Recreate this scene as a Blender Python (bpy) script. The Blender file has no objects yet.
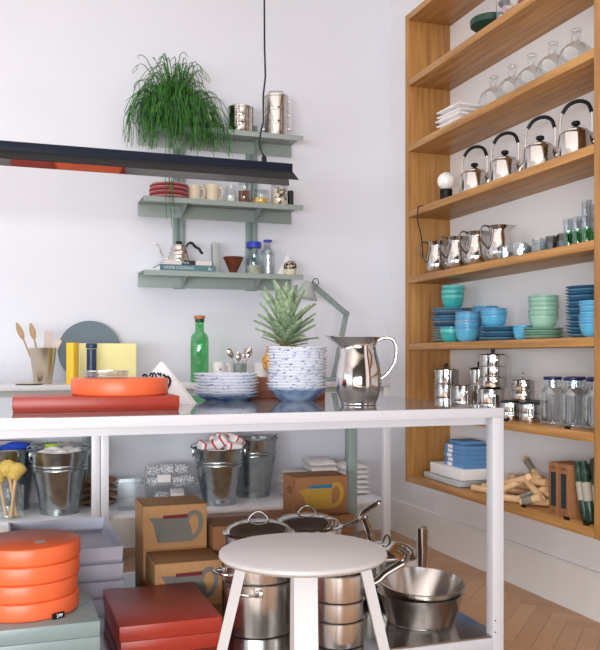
import bpy, bmesh, math, random
from mathutils import Vector, Matrix
PI = math.pi
C = bpy.context.scene.collection
sc = bpy.context.scene

# ------------------------------------------------------------------ camera, world, light, exposure
YAW = math.atan(296 / 846.0)
cam = bpy.data.cameras.new('camera')
cam.sensor_fit = 'AUTO'; cam.sensor_width = 36.0
cam.lens = 846.0 / 650.0 * 36.0
cam.shift_y = 33.0 / 650.0
cam_o = bpy.data.objects.new('camera', cam); C.objects.link(cam_o)
cam_o.location = (0, 0, 1.05); cam_o.rotation_euler = (PI / 2, 0, -YAW)
sc.camera = cam_o

world = bpy.data.worlds.new('sky'); sc.world = world; world.use_nodes = True
world.node_tree.nodes['Background'].inputs[0].default_value = (0.80, 0.90, 1.0, 1)
world.node_tree.nodes['Background'].inputs[1].default_value = 1.6

def area(name, loc, rot, sx, sy, power, col):
    l = bpy.data.lights.new(name, 'AREA'); l.shape = 'RECTANGLE'; l.size = sx; l.size_y = sy
    l.energy = power; l.color = col
    o = bpy.data.objects.new(name, l); C.objects.link(o); o.location = loc; o.rotation_euler = rot
    return o
# daylight through the wide glazing of the left wall and a low band behind the camera, shaped to reach under the table
area('daylight_left', (-5.58, 1.0, 1.05), (0, -PI / 2, 0), 2.0, 5.6, 75, (0.78, 0.93, 1.0))
area('ceiling_fill', (0.1, 1.7, 3.385), (0, 0, 0), 3.6, 4.2, 55, (0.97, 0.98, 1.0))  # unseen overhead fill, added to lift the right wall and floor
area('daylight_front', (-2.2, -2.58, 0.92), (PI / 2, 0, 0), 5.0, 1.0, 640, (0.94, 0.98, 1.0))

sc.view_settings.view_transform = 'Standard'
sc.view_settings.look = 'None'
sc.view_settings.exposure = -0.88
sc.view_settings.gamma = 1.0
sc.view_settings.use_curve_mapping = False
try:
    sc.cycles.max_bounces = 14; sc.cycles.transparent_max_bounces = 24
    sc.cycles.glossy_bounces = 6; sc.cycles.diffuse_bounces = 9
    sc.cycles.sample_clamp_indirect = 8.0
except Exception:
    pass

# ------------------------------------------------------------------ materials
def lin(c):
    out = []
    for v in c:
        v = v / 255.0
        out.append(v / 12.92 if v <= 0.04045 else ((v + 0.055) / 1.055) ** 2.4)
    return (*out, 1.0)

def mat(name, col, rough=0.5, metal=0.0, noise=0.06, nscale=9.0, stretch=(1, 1, 1), bump=0.0, col2=None, ramp=(0.3, 0.7), spec=None, coat=0.0, trans=0.0, rnoise=0.0, detail=3.0):
    m = bpy.data.materials.new(name); m.use_nodes = True
    nt = m.node_tree; N = nt.nodes; L = nt.links
    b = N['Principled BSDF']
    b.inputs['Roughness'].default_value = rough; b.inputs['Metallic'].default_value = metal
    if spec is not None: b.inputs['Specular IOR Level'].default_value = spec
    if coat: b.inputs['Coat Weight'].default_value = coat; b.inputs['Coat Roughness'].default_value = 0.08
    if trans: b.inputs['Transmission Weight'].default_value = trans
    tc = N.new('ShaderNodeTexCoord'); mp = N.new('ShaderNodeMapping'); mp.inputs['Scale'].default_value = stretch
    nz = N.new('ShaderNodeTexNoise'); nz.inputs['Scale'].default_value = nscale; nz.inputs['Detail'].default_value = detail
    L.new(tc.outputs['Object'], mp.inputs['Vector']); L.new(mp.outputs['Vector'], nz.inputs['Vector'])
    cr = N.new('ShaderNodeValToRGB')
    a = lin(col)
    if col2 is None:
        lo = tuple(x * (1 - noise) for x in a[:3]) + (1,); hi = tuple(min(1, x * (1 + noise)) for x in a[:3]) + (1,)
    else:
        lo, hi = a, lin(col2)
    cr.color_ramp.elements[0].position = ramp[0]; cr.color_ramp.elements[0].color = lo
    cr.color_ramp.elements[1].position = ramp[1]; cr.color_ramp.elements[1].color = hi
    L.new(nz.outputs['Fac'], cr.inputs['Fac']); L.new(cr.outputs['Color'], b.inputs['Base Color'])
    if bump:
        bp = N.new('ShaderNodeBump'); bp.inputs['Strength'].default_value = bump; bp.inputs['Distance'].default_value = 0.01
        L.new(nz.outputs['Fac'], bp.inputs['Height']); L.new(bp.outputs['Normal'], b.inputs['Normal'])
    if rnoise:
        mr = N.new('ShaderNodeMapRange'); mr.inputs['To Min'].default_value = max(0.02, rough - rnoise); mr.inputs['To Max'].default_value = rough + rnoise
        L.new(nz.outputs['Fac'], mr.inputs['Value']); L.new(mr.outputs['Result'], b.inputs['Roughness'])
    return m

def thin_glass(name, tint, edge=0.55, base=0.05, rough=0.02):
    m = bpy.data.materials.new(name); m.use_nodes = True
    nt = m.node_tree; N = nt.nodes; L = nt.links
    N.remove(N['Principled BSDF']); out = N['Material Output']
    tr = N.new('ShaderNodeBsdfTransparent'); tr.inputs[0].default_value = lin(tint)
    gl = N.new('ShaderNodeBsdfGlossy'); gl.inputs['Roughness'].default_value = rough; gl.inputs[0].default_value = (0.95, 0.97, 0.97, 1)
    lw = N.new('ShaderNodeLayerWeight'); lw.inputs['Blend'].default_value = 0.35
    mr = N.new('ShaderNodeMapRange'); mr.inputs['To Min'].default_value = base; mr.inputs['To Max'].default_value = edge
    L.new(lw.outputs['Facing'], mr.inputs['Value'])
    mx = N.new('ShaderNodeMixShader'); L.new(mr.outputs['Result'], mx.inputs[0]); L.new(tr.outputs[0], mx.inputs[1]); L.new(gl.outputs[0], mx.inputs[2])
    L.new(mx.outputs[0], out.inputs[0])
    return m

def wood(name, dark, light, stretch, nscale=6.0, rough=0.45):
    return mat(name, dark, rough, 0, nscale=nscale, stretch=stretch, col2=light, ramp=(0.25, 0.75), bump=0.04, detail=8.0)

M = {}
M['wall'] = mat('wall_paint', (222, 223, 231), 0.8, nscale=3, noise=0.012, bump=0.01)
M['wallr'] = mat('wall_paint_right', (233, 232, 234), 0.8, nscale=3, noise=0.012, bump=0.01)
M['ceil'] = mat('ceiling_paint', (240, 239, 238), 0.85, noise=0.01)
M['front'] = mat('wall_dark_for_reflections', (64, 60, 58), 0.6, noise=0.03)  # unseen wall kept dark to give the steel contrasting reflections
M['skirt'] = mat('skirting_paint', (236, 234, 232), 0.45, noise=0.012)
M['oak_z'] = wood('oak_upright', (146, 98, 50), (192, 142, 82), (9, 9, 0.55), 5.0)
M['oak_y'] = wood('oak_shelf', (148, 100, 52), (200, 150, 88), (8, 0.5, 8), 5.0)
M['shelfgreen'] = mat('grey_green_powder_coat', (152, 162, 158), 0.45, noise=0.02)
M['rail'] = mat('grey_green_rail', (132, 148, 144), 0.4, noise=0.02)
M['white_metal'] = mat('white_powder_coat', (200, 201, 208), 0.38, noise=0.01)
M['counter_white'] = mat('counter_white', (222, 224, 230), 0.35, noise=0.01)
M['counter_frame'] = mat('counter_frame_grey', (168, 174, 172), 0.45, noise=0.02)  # pale grey; on the counter apron it stands for shade
M['stool'] = mat('stool_lacquer', (176, 173, 174), 0.42, noise=0.015)
M['steel'] = mat('polished_steel', (208, 204, 200), 0.09, 1.0, noise=0.02)
M['handle_steel'] = mat('handle_steel', (146, 142, 138), 0.14, 1.0, noise=0.02)
M['mirror'] = mat('mirror_steel', (200, 200, 198), 0.04, 1.0, noise=0.01)
M['brushed'] = mat('brushed_steel', (216, 212, 208), 0.24, 1.0, noise=0.08, nscale=60, stretch=(1, 1, 0.03), rnoise=0.06)
M['deck_steel'] = mat('deck_steel', (168, 168, 168), 0.14, 1.0, noise=0.06, nscale=20, stretch=(1, 8, 1), rnoise=0.04)
M['top_steel'] = mat('tabletop_glass', (126, 128, 132), 0.03, 0.0, noise=0.03, nscale=14, spec=0.7)
M['alu'] = mat('aluminium_tray', (186, 185, 200), 0.42, 0.4, noise=0.04, nscale=12, rnoise=0.06)
M['zinc'] = mat('galvanised_zinc', (168, 176, 178), 0.2, 1.0, noise=0.12, nscale=26, rnoise=0.08)
M['black'] = mat('black_plastic', (14, 14, 15), 0.5, noise=0.05, spec=0.3)
M['blackmetal'] = mat('black_lacquer_sky_tint', (10, 20, 38), 0.5, noise=0.05, spec=0.25)  # navy tint stands for bluish window light on the lamp's top bar
M['darklid'] = mat('dark_lid', (30, 32, 34), 0.3, noise=0.05)
M['kraft'] = mat('kraft_cardboard', (186, 138, 92), 0.8, noise=0.05, nscale=40)
M['kraft_dark'] = mat('kraft_cardboard_brown', (152, 102, 64), 0.8, noise=0.05, nscale=40)
M['kraft_edge'] = mat('kraft_seam_and_print', (92, 62, 38), 0.85, noise=0.05)  # dark brown of carton flap seams and printed marks
M['print_grey'] = mat('print_grey', (116, 112, 104), 0.7, noise=0.03)
M['print_line'] = mat('print_outline', (78, 74, 68), 0.7, noise=0.03)
M['print_red'] = mat('print_dark_red', (112, 26, 36), 0.7, noise=0.03)
M['print_yellow'] = mat('print_ochre', (176, 136, 44), 0.7, noise=0.03)
M['print_blue'] = mat('print_blue', (24, 110, 150), 0.7, noise=0.03)
M['red'] = mat('brick_red_lacquer', (158, 48, 30), 0.38, noise=0.03, nscale=4)
M['orange'] = mat('orange_lacquer', (226, 100, 56), 0.38, noise=0.02, nscale=4)
M['greybox'] = mat('grey_green_box', (126, 142, 143), 0.35, noise=0.02, nscale=5)
M['white'] = mat('white_matte', (232, 230, 230), 0.7, noise=0.02)
M['cloth'] = mat('white_cloth', (228, 226, 226), 0.9, noise=0.04, nscale=60, bump=0.15)
M['paper'] = mat('white_paper', (238, 236, 240), 0.7, noise=0.015)
M['glass'] = thin_glass('clear_glass', (246, 249, 249))
M['glass_carafe'] = thin_glass('carafe_glass', (243, 245, 245), 0.75, 0.03)
M['glass_soft'] = thin_glass('clear_plastic', (238, 242, 244), 0.45, 0.06, 0.12)
M['glass_green'] = thin_glass('green_glass', (146, 220, 168), 0.4, 0.05)
M['glass_green_pale'] = thin_glass('pale_green_glass', (196, 232, 208), 0.45, 0.05)
M['glass_ring'] = thin_glass('ribbed_glass', (236, 240, 242), 0.7, 0.12)
M['glass_grey'] = thin_glass('grey_glass', (176, 175, 174), 0.5, 0.08)
M['glass_teal'] = thin_glass('teal_glass', (228, 238, 241), 0.55, 0.06)
M['cork'] = mat('cork', (176, 112, 80), 0.9, noise=0.2, nscale=80)
M['blue_lid'] = mat('cobalt_lid', (34, 58, 176), 0.35, noise=0.03)
M['navy'] = mat('navy_lacquer', (42, 62, 92), 0.35, noise=0.03)
M['navy_lid'] = mat('navy_lid', (34, 38, 92), 0.35, noise=0.03)
M['yellow'] = mat('yellow_card', (240, 196, 52), 0.5, noise=0.03)
M['yellow_deep'] = mat('deep_yellow_card', (232, 174, 30), 0.5, noise=0.03)
M['pale_yellow'] = mat('pale_yellow_card', (250, 240, 172), 0.6, noise=0.02)
M['board'] = mat('slate_blue_board', (102, 118, 128), 0.55, noise=0.03)
M['cup_metal'] = mat('champagne_metal', (214, 204, 184), 0.28, 1.0, noise=0.03)
M['beech'] = mat('beech_wood', (226, 188, 142), 0.6, noise=0.08, nscale=30, stretch=(1, 1, 0.1))
M['beech_grey'] = mat('grey_bark', (134, 130, 116), 0.7, noise=0.15, nscale=50)
M['spoon_wood'] = mat('spoon_wood', (170, 140, 104), 0.6, noise=0.08, nscale=30)
M['spatula'] = mat('blush_silicone', (226, 212, 206), 0.5, noise=0.02)
M['speck'] = mat('blue_speckled_glaze', (70, 98, 176), 0.25, nscale=55, stretch=(1, 1, 1.5), col2=(238, 239, 245), ramp=(0.31, 0.42), coat=0.2, detail=5)
M['speck_blue'] = mat('blue_marbled_glaze', (62, 92, 150), 0.22, nscale=22, col2=(164, 186, 216), ramp=(0.35, 0.68), coat=0.3, detail=6)
M['pink_deep'] = mat('pink_plate_gap_shade', (176, 66, 76), 0.35, noise=0.04)  # alternates with the pale pink as painted shade between piled plates
M['pink'] = mat('pink_plate', (238, 172, 176), 0.35, noise=0.04)
M['cream'] = mat('cream_mug', (220, 206, 180), 0.4, noise=0.02)
M['offwhite'] = mat('offwhite_plate', (232, 220, 214), 0.35, noise=0.02)
M['salt'] = mat('white_granules', (236, 234, 230), 0.9, noise=0.1, nscale=200, bump=0.2)
M['cocoa'] = mat('brown_powder', (122, 74, 54), 0.9, noise=0.15, nscale=150)
M['pasta'] = mat('yellow_pasta', (214, 164, 58), 0.7, nscale=90, col2=(236, 204, 110), ramp=(0.4, 0.6), bump=0.5)
M['pasta2'] = mat('mixed_pasta', (74, 56, 48), 0.7, nscale=42, col2=(230, 214, 190), ramp=(0.42, 0.5), bump=0.5)
M['oats'] = mat('oat_flakes', (196, 182, 156), 0.9, nscale=140, col2=(232, 222, 200), ramp=(0.4, 0.6), bump=0.3)
M['copper'] = mat('brown_resin', (142, 78, 58), 0.25, 0.55, noise=0.1)
M['bristle'] = mat('speckled_brown', (44, 34, 28), 0.8, nscale=80, col2=(206, 192, 172), ramp=(0.5, 0.56), bump=0.4)
M['book_teal'] = mat('teal_book_cloth', (84, 120, 128), 0.6, noise=0.04)
M['book_white'] = mat('white_book_jacket', (214, 208, 204), 0.5, noise=0.04)
M['book_black'] = mat('black_book_spine', (24, 26, 36), 0.5, noise=0.05)
M['letter'] = mat('pale_lettering', (206, 216, 216), 0.6, noise=0.01)
M['leaf'] = mat('rhipsalis_green', (22, 62, 20), 0.5, nscale=30, col2=(66, 132, 44), ramp=(0.35, 0.65))
M['leaf2'] = mat('pineapple_leaf', (84, 116, 78), 0.45, nscale=40, stretch=(1, 1, 0.25), col2=(176, 194, 160), ramp=(0.3, 0.7))
M['pine'] = mat('pineapple_rind', (150, 92, 24), 0.6, nscale=60, col2=(226, 166, 44), ramp=(0.35, 0.65), bump=0.3)
M['wood_red'] = wood('reddish_wood', (110, 54, 30), (158, 84, 48), (0.6, 8, 8), 6.0)
M['soil'] = mat('potting_soil', (50, 38, 30), 0.95, noise=0.2, nscale=60)
M['terracotta'] = mat('grey_planter', (120, 126, 120), 0.7, noise=0.03)
M['sack'] = mat('brown_jute', (146, 116, 82), 0.95, noise=0.2, nscale=120, bump=0.4)
M['packet'] = mat('black_and_white_wrapper', (104, 108, 114), 0.5, nscale=110, col2=(232, 234, 238), ramp=(0.40, 0.48), detail=2)
M['lime'] = mat('lime_soap', (160, 200, 40), 0.5, noise=0.05)
M['redpack'] = mat('red_wrapper', (206, 44, 74), 0.5, noise=0.05)
M['scrub'] = mat('blue_scrubber', (30, 74, 196), 0.8, noise=0.2, nscale=120, bump=0.5)
M['bristle_y'] = mat('straw_bristle', (214, 184, 98), 0.85, noise=0.15, nscale=100, bump=0.4)
M['green_cloth'] = mat('dark_green_enamel', (22, 60, 46), 0.4, noise=0.08)
M['pinkfood'] = mat('pink_wrapped', (196, 128, 140), 0.6, nscale=40, col2=(220, 214, 210), ramp=(0.4, 0.6))
M['dkfood'] = mat('dark_grey_wrapped', (84, 84, 90), 0.6, noise=0.2, nscale=30)
M['bluebook'] = mat('blue_book_cloth', (96, 142, 190), 0.6, noise=0.05)
M['window_panel'] = mat('dark_box_window', (40, 52, 52), 0.2, noise=0.05)
M['bottlegreen'] = mat('bottle_green_pack', (26, 56, 46), 0.3, nscale=30, col2=(92, 112, 100), ramp=(0.5, 0.72))
M['band_grey'] = mat('grey_paper_band', (172, 164, 148), 0.7, noise=0.05)
M['globe'] = mat('opal_globe', (244, 242, 238), 0.25, noise=0.005)
for nm, col in dict(d_teal=(60, 168, 166), d_blue=(92, 154, 196), d_teal_pale=(108, 198, 194), d_green_deep=(132, 176, 156), d_sky=(92, 176, 212), d_mid=(126, 164, 196), d_green=(158, 196, 178), d_greygreen=(156, 182, 170), d_navy=(72, 112, 146), d_deep=(104, 166, 198), d_slate=(158, 178, 190)).items():
    M[nm] = mat(nm.replace('d_', 'glaze_'), col, 0.28, noise=0.06, nscale=14, coat=0.25)

# ------------------------------------------------------------------ geometry collector
class G:
    def __init__(s): s.v = []; s.f = []; s.mi = []; s.cur = 0; s.T = Matrix.Identity(4)
    def xf(s, m): s.T = m; return s
    def use(s, i): s.cur = i; return s
    def add(s, vs, fs):
        o = len(s.v); T = s.T
        s.v += [tuple(T @ Vector(p)) for p in vs]
        for f in fs: s.f.append(tuple(o + i for i in f)); s.mi.append(s.cur)
        return s
    def box(s, x0, y0, z0, x1, y1, z1, bev=0.0, seg=2):
        if bev <= 0:
            vs = [(x, y, z) for z in (z0, z1) for y in (y0, y1) for x in (x0, x1)]
            return s.add(vs, [(0, 2, 3, 1), (4, 5, 7, 6), (0, 1, 5, 4), (2, 6, 7, 3), (0, 4, 6, 2), (1, 3, 7, 5)])
        bm = bmesh.new(); bmesh.ops.create_cube(bm, size=1)
        for v in bm.verts:
            v.co = Vector(((x0 + x1) / 2 + v.co.x * (x1 - x0), (y0 + y1) / 2 + v.co.y * (y1 - y0), (z0 + z1) / 2 + v.co.z * (z1 - z0)))
        bmesh.ops.bevel(bm, geom=bm.edges[:], offset=bev, segments=seg, profile=0.5, affect='EDGES')
        bm.verts.index_update()
        s.add([v.co[:] for v in bm.verts], [[v.index for v in f.verts] for f in bm.faces]); bm.free(); return s
    def lathe(s, prof, n=32, fn=None, cx=0, cy=0):
        vs = []; rings = []
        for (r, z) in prof:
            if r < 1e-6: vs.append((cx, cy, z)); rings.append([len(vs) - 1])
            else:
                ring = []
                for k in range(n):
                    th = 2 * PI * k / n; rr, zz = (r, z) if fn is None else fn(r, z, th)
                    vs.append((cx + rr * math.cos(th), cy + rr * math.sin(th), zz)); ring.append(len(vs) - 1)
                rings.append(ring)
        fs = []
        for a, b in zip(rings, rings[1:]):
            if len(a) == 1 and len(b) == 1: continue
            for k in range(n):
                k2 = (k + 1) % n
                if len(a) == 1: fs.append((a[0], b[k], b[k2])) if False else fs.append((a[0], b[k2], b[k]))
                elif len(b) == 1: fs.append((a[k], a[k2], b[0]))
                else: fs.append((a[k], a[k2], b[k2], b[k]))
        return s.add(vs, fs)
    def cyl(s, r, z0, z1, n=24, cx=0, cy=0): return s.lathe([(0, z0), (r, z0), (r, z1), (0, z1)], n, None, cx, cy)
    def tube(s, pts, r, n=8, flat=1.0, up=None):
        pts = [Vector(p) for p in pts]; R = r if isinstance(r, (list, tuple)) else [r] * len(pts)
        t0 = (pts[1] - pts[0]).normalized()
        u = Vector(up) if up else (Vector((0, 0, 1)) if abs(t0.z) < 0.9 else Vector((1, 0, 0)))
        u = (u - t0 * u.dot(t0)).normalized(); vs = []; fs = []
        for i, p in enumerate(pts):
            t = (pts[min(i + 1, len(pts) - 1)] - pts[max(i - 1, 0)]).normalized()
            u = (u - t * u.dot(t)).normalized(); w = t.cross(u)
            for k in range(n):
                a = 2 * PI * k / n
                vs.append(p + u * (math.cos(a) * R[i] * flat) + w * (math.sin(a) * R[i]))
        for i in range(len(pts) - 1):
            for k in range(n):
                k2 = (k + 1) % n; fs.append((i * n + k, i * n + k2, (i + 1) * n + k2, (i + 1) * n + k))
        fs.append(tuple(range(n - 1, -1, -1))); b = (len(pts) - 1) * n; fs.append(tuple(range(b, b + n)))
        return s.add([tuple(v) for v in vs], fs)
    def prism(s, pts, y0, y1):          # outline in local XZ, extruded along Y
        n = len(pts); vs = [(p[0], y0, p[1]) for p in pts] + [(p[0], y1, p[1]) for p in pts]
        fs = [tuple(range(n)), tuple(range(2 * n - 1, n - 1, -1))]
        for k in range(n): k2 = (k + 1) % n; fs.append((k2, k, n + k, n + k2))
        return s.add(vs, fs)
    def blob(s, c, rad, seed=0, amp=0.15, n=12, m=8):
        rnd = random.Random(seed); ph = [(rnd.uniform(0, 6), rnd.randint(1, 3), rnd.randint(1, 3)) for _ in range(3)]
        vs = [(c[0], c[1], c[2] - rad[2])]
        for j in range(1, m):
            la = -PI / 2 + PI * j / m
            for k in range(n):
                th = 2 * PI * k / n; d = 1 + amp * sum(math.sin(p + a * th + b * la * 2) for p, a, b in ph) / 3
                vs.append((c[0] + rad[0] * d * math.cos(la) * math.cos(th), c[1] + rad[1] * d * math.cos(la) * math.sin(th), c[2] + rad[2] * math.sin(la) * (1 + (d - 1) * 0.5)))
        vs.append((c[0], c[1], c[2] + rad[2])); fs = []
        for k in range(n): k2 = (k + 1) % n; fs.append((0, 1 + k2, 1 + k)); fs.append((len(vs) - 1, 1 + (m - 2) * n + k, 1 + (m - 2) * n + k2))
        for j in range(m - 2):
            for k in range(n):
                k2 = (k + 1) % n; a = 1 + j * n; b = a + n; fs.append((a + k, a + k2, b + k2, b + k))
        return s.add(vs, fs)
    def mesh(s, name, mats, smooth=True, ang=38):
        me = bpy.data.meshes.new(name); me.from_pydata(s.v, [], s.f)
        for m in (mats if isinstance(mats, (list, tuple)) else [mats]): me.materials.append(m)
        for p, i in zip(me.polygons, s.mi): p.material_index = i; p.use_smooth = smooth
        bm = bmesh.new(); bm.from_mesh(me); bmesh.ops.recalc_face_normals(bm, faces=bm.faces[:]); bm.to_mesh(me); bm.free()
        if smooth: me.set_sharp_from_angle(angle=math.radians(ang))
        me.update(); return me

def link(name, data, parent=None, loc=(0, 0, 0), rz=0, rot=None):
    o = bpy.data.objects.new(name, data); C.objects.link(o); o.location = loc
    o.rotation_euler = rot if rot else (0, 0, rz)
    if parent: o.parent = parent
    return o
def tag(o, label, cat, group=None):
    o['label'] = label; o['category'] = cat
    if group: o['group'] = group
    return o
def thing(name, label, cat, loc=(0, 0, 0), rz=0, group=None):
    return tag(link(name, None, None, loc, rz), label, cat, group)
def part(name, g, m, parent, label=None, smooth=True):
    o = link(name, g.mesh(name, m, smooth), parent)
    if label: o['label'] = label
    return o
def single(name, g, m, label, cat, loc=(0, 0, 0), rz=0, group=None, rot=None, smooth=True):
    me = g if isinstance(g, bpy.types.Mesh) else g.mesh(name, m, smooth)
    return tag(link(name, me, None, loc, rz, rot), label, cat, group)
def struct(name, g, m, smooth=False):
    o = link(name, g.mesh(name, m, smooth)); o['kind'] = 'structure'; return o
def dup(root, loc, rz, label, group=None):
    r = root.copy(); C.objects.link(r); r.location = loc; r.rotation_euler = (0, 0, rz); r['label'] = label
    if group: r['group'] = group
    for ch in list(root.children):
        c = ch.copy(); C.objects.link(c); c.parent = r
        for g in list(ch.children):
            d = g.copy(); C.objects.link(d); d.parent = c
    return r
def nth(i, n):                            # position of the i-th from the top of n
    W = ['', 'second', 'third', 'fourth', 'fifth', 'sixth', 'seventh', 'eighth', 'ninth', 'tenth', 'eleventh', 'twelfth', 'thirteenth', 'fourteenth', 'fifteenth', 'sixteenth', 'seventeenth']
    if i == 0: return 'topmost'
    if i == n - 1: return 'lowest'
    return W[i] + ' from the top'
def R(d): return math.radians(d)

# ------------------------------------------------------------------ room
XL, XR, YB, YF, ZC = -5.5, 2.25, 4.75, -2.5, 3.4
def herringbone():
    g = G(); W, n = 0.072, 6; L = W * n; e = 0.0006
    rot = Matrix.Rotation(R(45), 4, 'Z')
    def plank(x, y, w, h):
        c = rot @ Vector((x + w / 2, y + h / 2, 0))
        if not (XL - 0.25 < c.x < XR + 0.25 and YF - 0.25 < c.y < YB + 0.25): return
        g.xf(rot).box(x + e, y + e, -0.02, x + w - e, y + h - e, 0)
    for k in range(-130, 131):
        for m in range(-14, 15):
            x0 = k * W + m * 2 * L; y0 = k * W
            if abs(x0) > 9 or abs(y0) > 9: continue
            plank(x0, y0, L, W); plank(x0 + L, y0 + W - L, W, L)
    return g
def floor_mat():
    m = bpy.data.materials.new('oak_herringbone'); m.use_nodes = True
    nt = m.node_tree; N = nt.nodes; Lk = nt.links; b = N['Principled BSDF']; b.inputs['Roughness'].default_value = 0.42
    ge = N.new('ShaderNodeNewGeometry'); cr = N.new('ShaderNodeValToRGB')
    cr.color_ramp.elements[0].color = lin((176, 134, 98)); cr.color_ramp.elements[1].color = lin((208, 166, 128))
    tc = N.new('ShaderNodeTexCoord'); nz = N.new('ShaderNodeTexNoise'); nz.inputs['Scale'].default_value = 22; nz.inputs['Detail'].default_value = 6
    ad = N.new('ShaderNodeMath'); ad.operation = 'MULTIPLY_ADD'; ad.inputs[1].default_value = 0.6; ad.inputs[2].default_value = 0.0
    a2 = N.new('ShaderNodeMath'); a2.operation = 'MULTIPLY_ADD'; a2.inputs[1].default_value = 0.4
    Lk.new(tc.outputs['Object'], nz.inputs['Vector']); Lk.new(ge.outputs['Random Per Island'], ad.inputs[0])
    Lk.new(nz.outputs['Fac'], a2.inputs[0]); Lk.new(ad.outputs[0], a2.inputs[2]); Lk.new(a2.outputs[0], cr.inputs['Fac'])
    Lk.new(cr.outputs['Color'], b.inputs['Base Color'])
    return m
struct('floor', herringbone(), floor_mat())
struct('wall_back', G().box(XL - 0.1, YB, -0.02, XR + 0.1, YB + 0.1, ZC), M['wall'])
struct('wall_right', G().box(XR, YF - 0.1, -0.02, XR + 0.1, YB, ZC), M['wallr'])
struct('ceiling', G().box(XL - 0.1, YF - 0.1, ZC, XR + 0.1, YB + 0.1, ZC + 0.1), M['ceil'])
def pierced(axis, pos, t, a0, a1, holes, z0=0.75, z1=2.95):   # wall with rectangular window openings
    g = G()
    def bx(u0, u1, w0, w1):
        if axis == 'x': g.box(pos, u0, w0, pos + t, u1, w1)
        else: g.box(u0, pos, w0, u1, pos + t, w1)
    bx(a0, a1, -0.02, z0); bx(a0, a1, z1, ZC); u = a0
    for h0, h1 in holes: bx(u, h0, z0, z1); u = h1
    bx(u, a1, z0, z1); return g
struct('wall_left', pierced('x', XL - 0.1, 0.1, YF - 0.1, YB, [(-1.9, 3.9)], 0.03, 2.1), M['wall'])
struct('wall_front', pierced('y', YF - 0.1, 0.1, XL, XR, [(-4.8, 0.4)], 0.35, 1.5), M['front'])
def skirt(x0, y0, x1, y1, nx, ny):
    g = G(); t = 0.018
    def b(th, z0, z1):
        g.box(min(x0, x1, x0 + nx * th, x1 + nx * th), min(y0, y1, y0 + ny * th, y1 + ny * th), z0, max(x0, x1, x0 + nx * th, x1 + nx * th), max(y0, y1, y0 + ny * th, y1 + ny * th), z1)
    b(0.02, 0, 0.17); b(0.017, 0.17, 0.185); b(0.014, 0.185, 0.192); return g
struct('baseboard_right', skirt(XR, YF, XR, YB, -1, 0), M['skirt'])
struct('baseboard_back', skirt(XL, YB, XR - 0.021, YB, 0, -1), M['skirt'])

# ------------------------------------------------------------------ oak bookcase on the right wall
SZ = dict(H=0.435, G=0.78, F=1.126, E=1.475, D=1.82, C=2.165, B=2.51, A=2.855)   # tops of the boards
XB = 2.0
bc = thing('bookcase', 'tall oak bookcase fixed above the floor on the right wall', 'bookcase', (0, 0, 0))
TH = 0.034
part('side_panel', G().box(XB, 4.0, 0.40, XR, 4.034, 2.855, 0.0015), M['oak_z'], bc)
part('side_panel', G().box(XB, 2.488, 0.40, XR, 2.52, 2.855, 0.0015), M['oak_z'], bc)
part('side_panel', G().box(XB, 0.97, 0.40, XR, 1.0, 2.855, 0.0015), M['oak_z'], bc)
for k, z in SZ.items():
    part('shelf', G().box(XB + 0.001, 2.521, z - TH, XR, 3.999, z, 0.0015), M['oak_y'], bc)
    part('shelf', G().box(XB + 0.001, 1.001, z - TH, XR, 2.487, z, 0.0015), M['oak_y'], bc)

# ------------------------------------------------------------------ grey-green wall shelves
for X, w in ((0.932, 'left'), (1.358, 'right')):
    g = G(); g.box(X - 0.033, YB - 0.022, 1.44, X - 0.007, YB, 2.40, 0.001); g.box(X + 0.007, YB - 0.022, 1.44, X + 0.033, YB, 2.40, 0.001)
    g.box(X - 0.007, YB - 0.008, 1.44, X + 0.007, YB, 2.40)
    single('wall_rail', g, M['rail'], 'slotted grey green upright rail on the back wall, the %s one of two' % w, 'shelf rail', group='shelf rails')
YS = 4.51
def wall_shelf(zt, label):
    t = thing('wall_shelf', label, 'shelf', (0.70, YS, zt), group='grey green wall shelves')
    D = YB - YS - 0.024; W = 0.898
    part('board', G().box(0, 0, -0.005, W, D, 0, 0.001).box(0, 0, -0.028, W, 0.003, -0.005), M['shelfgreen'], t)
    part('back_flange', G().box(0.0, D - 0.004, -0.076, W, D, -0.005, 0.001), M['shelfgreen'], t)
    for X in (0.943, 1.369):
        x = X - 0.70
        g = G(); n = [(0.012, -0.0055), (D - 0.005, -0.0055), (D - 0.005, -0.076), (D - 0.02, -0.076)]
        vs = [(x - 0.002, p[0], p[1]) for p in n] + [(x + 0.002, p[0], p[1]) for p in n]
        g.add(vs, [(0, 1, 2, 3), (7, 6, 5, 4), (0, 4, 5, 1), (1, 5, 6, 2), (2, 6, 7, 3), (3, 7, 4, 0)])
        part('bracket', g, M['shelfgreen'], t, smooth=False)
ZS1, ZS2, ZS3 = 2.306, 1.913, 1.52
wall_shelf(ZS1, 'highest grey green wall shelf, holding the trailing plant')
wall_shelf(ZS2, 'middle grey green wall shelf, holding pink plates and mugs')
wall_shelf(ZS3, 'lowest grey green wall shelf, holding kettle and books')

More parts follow.
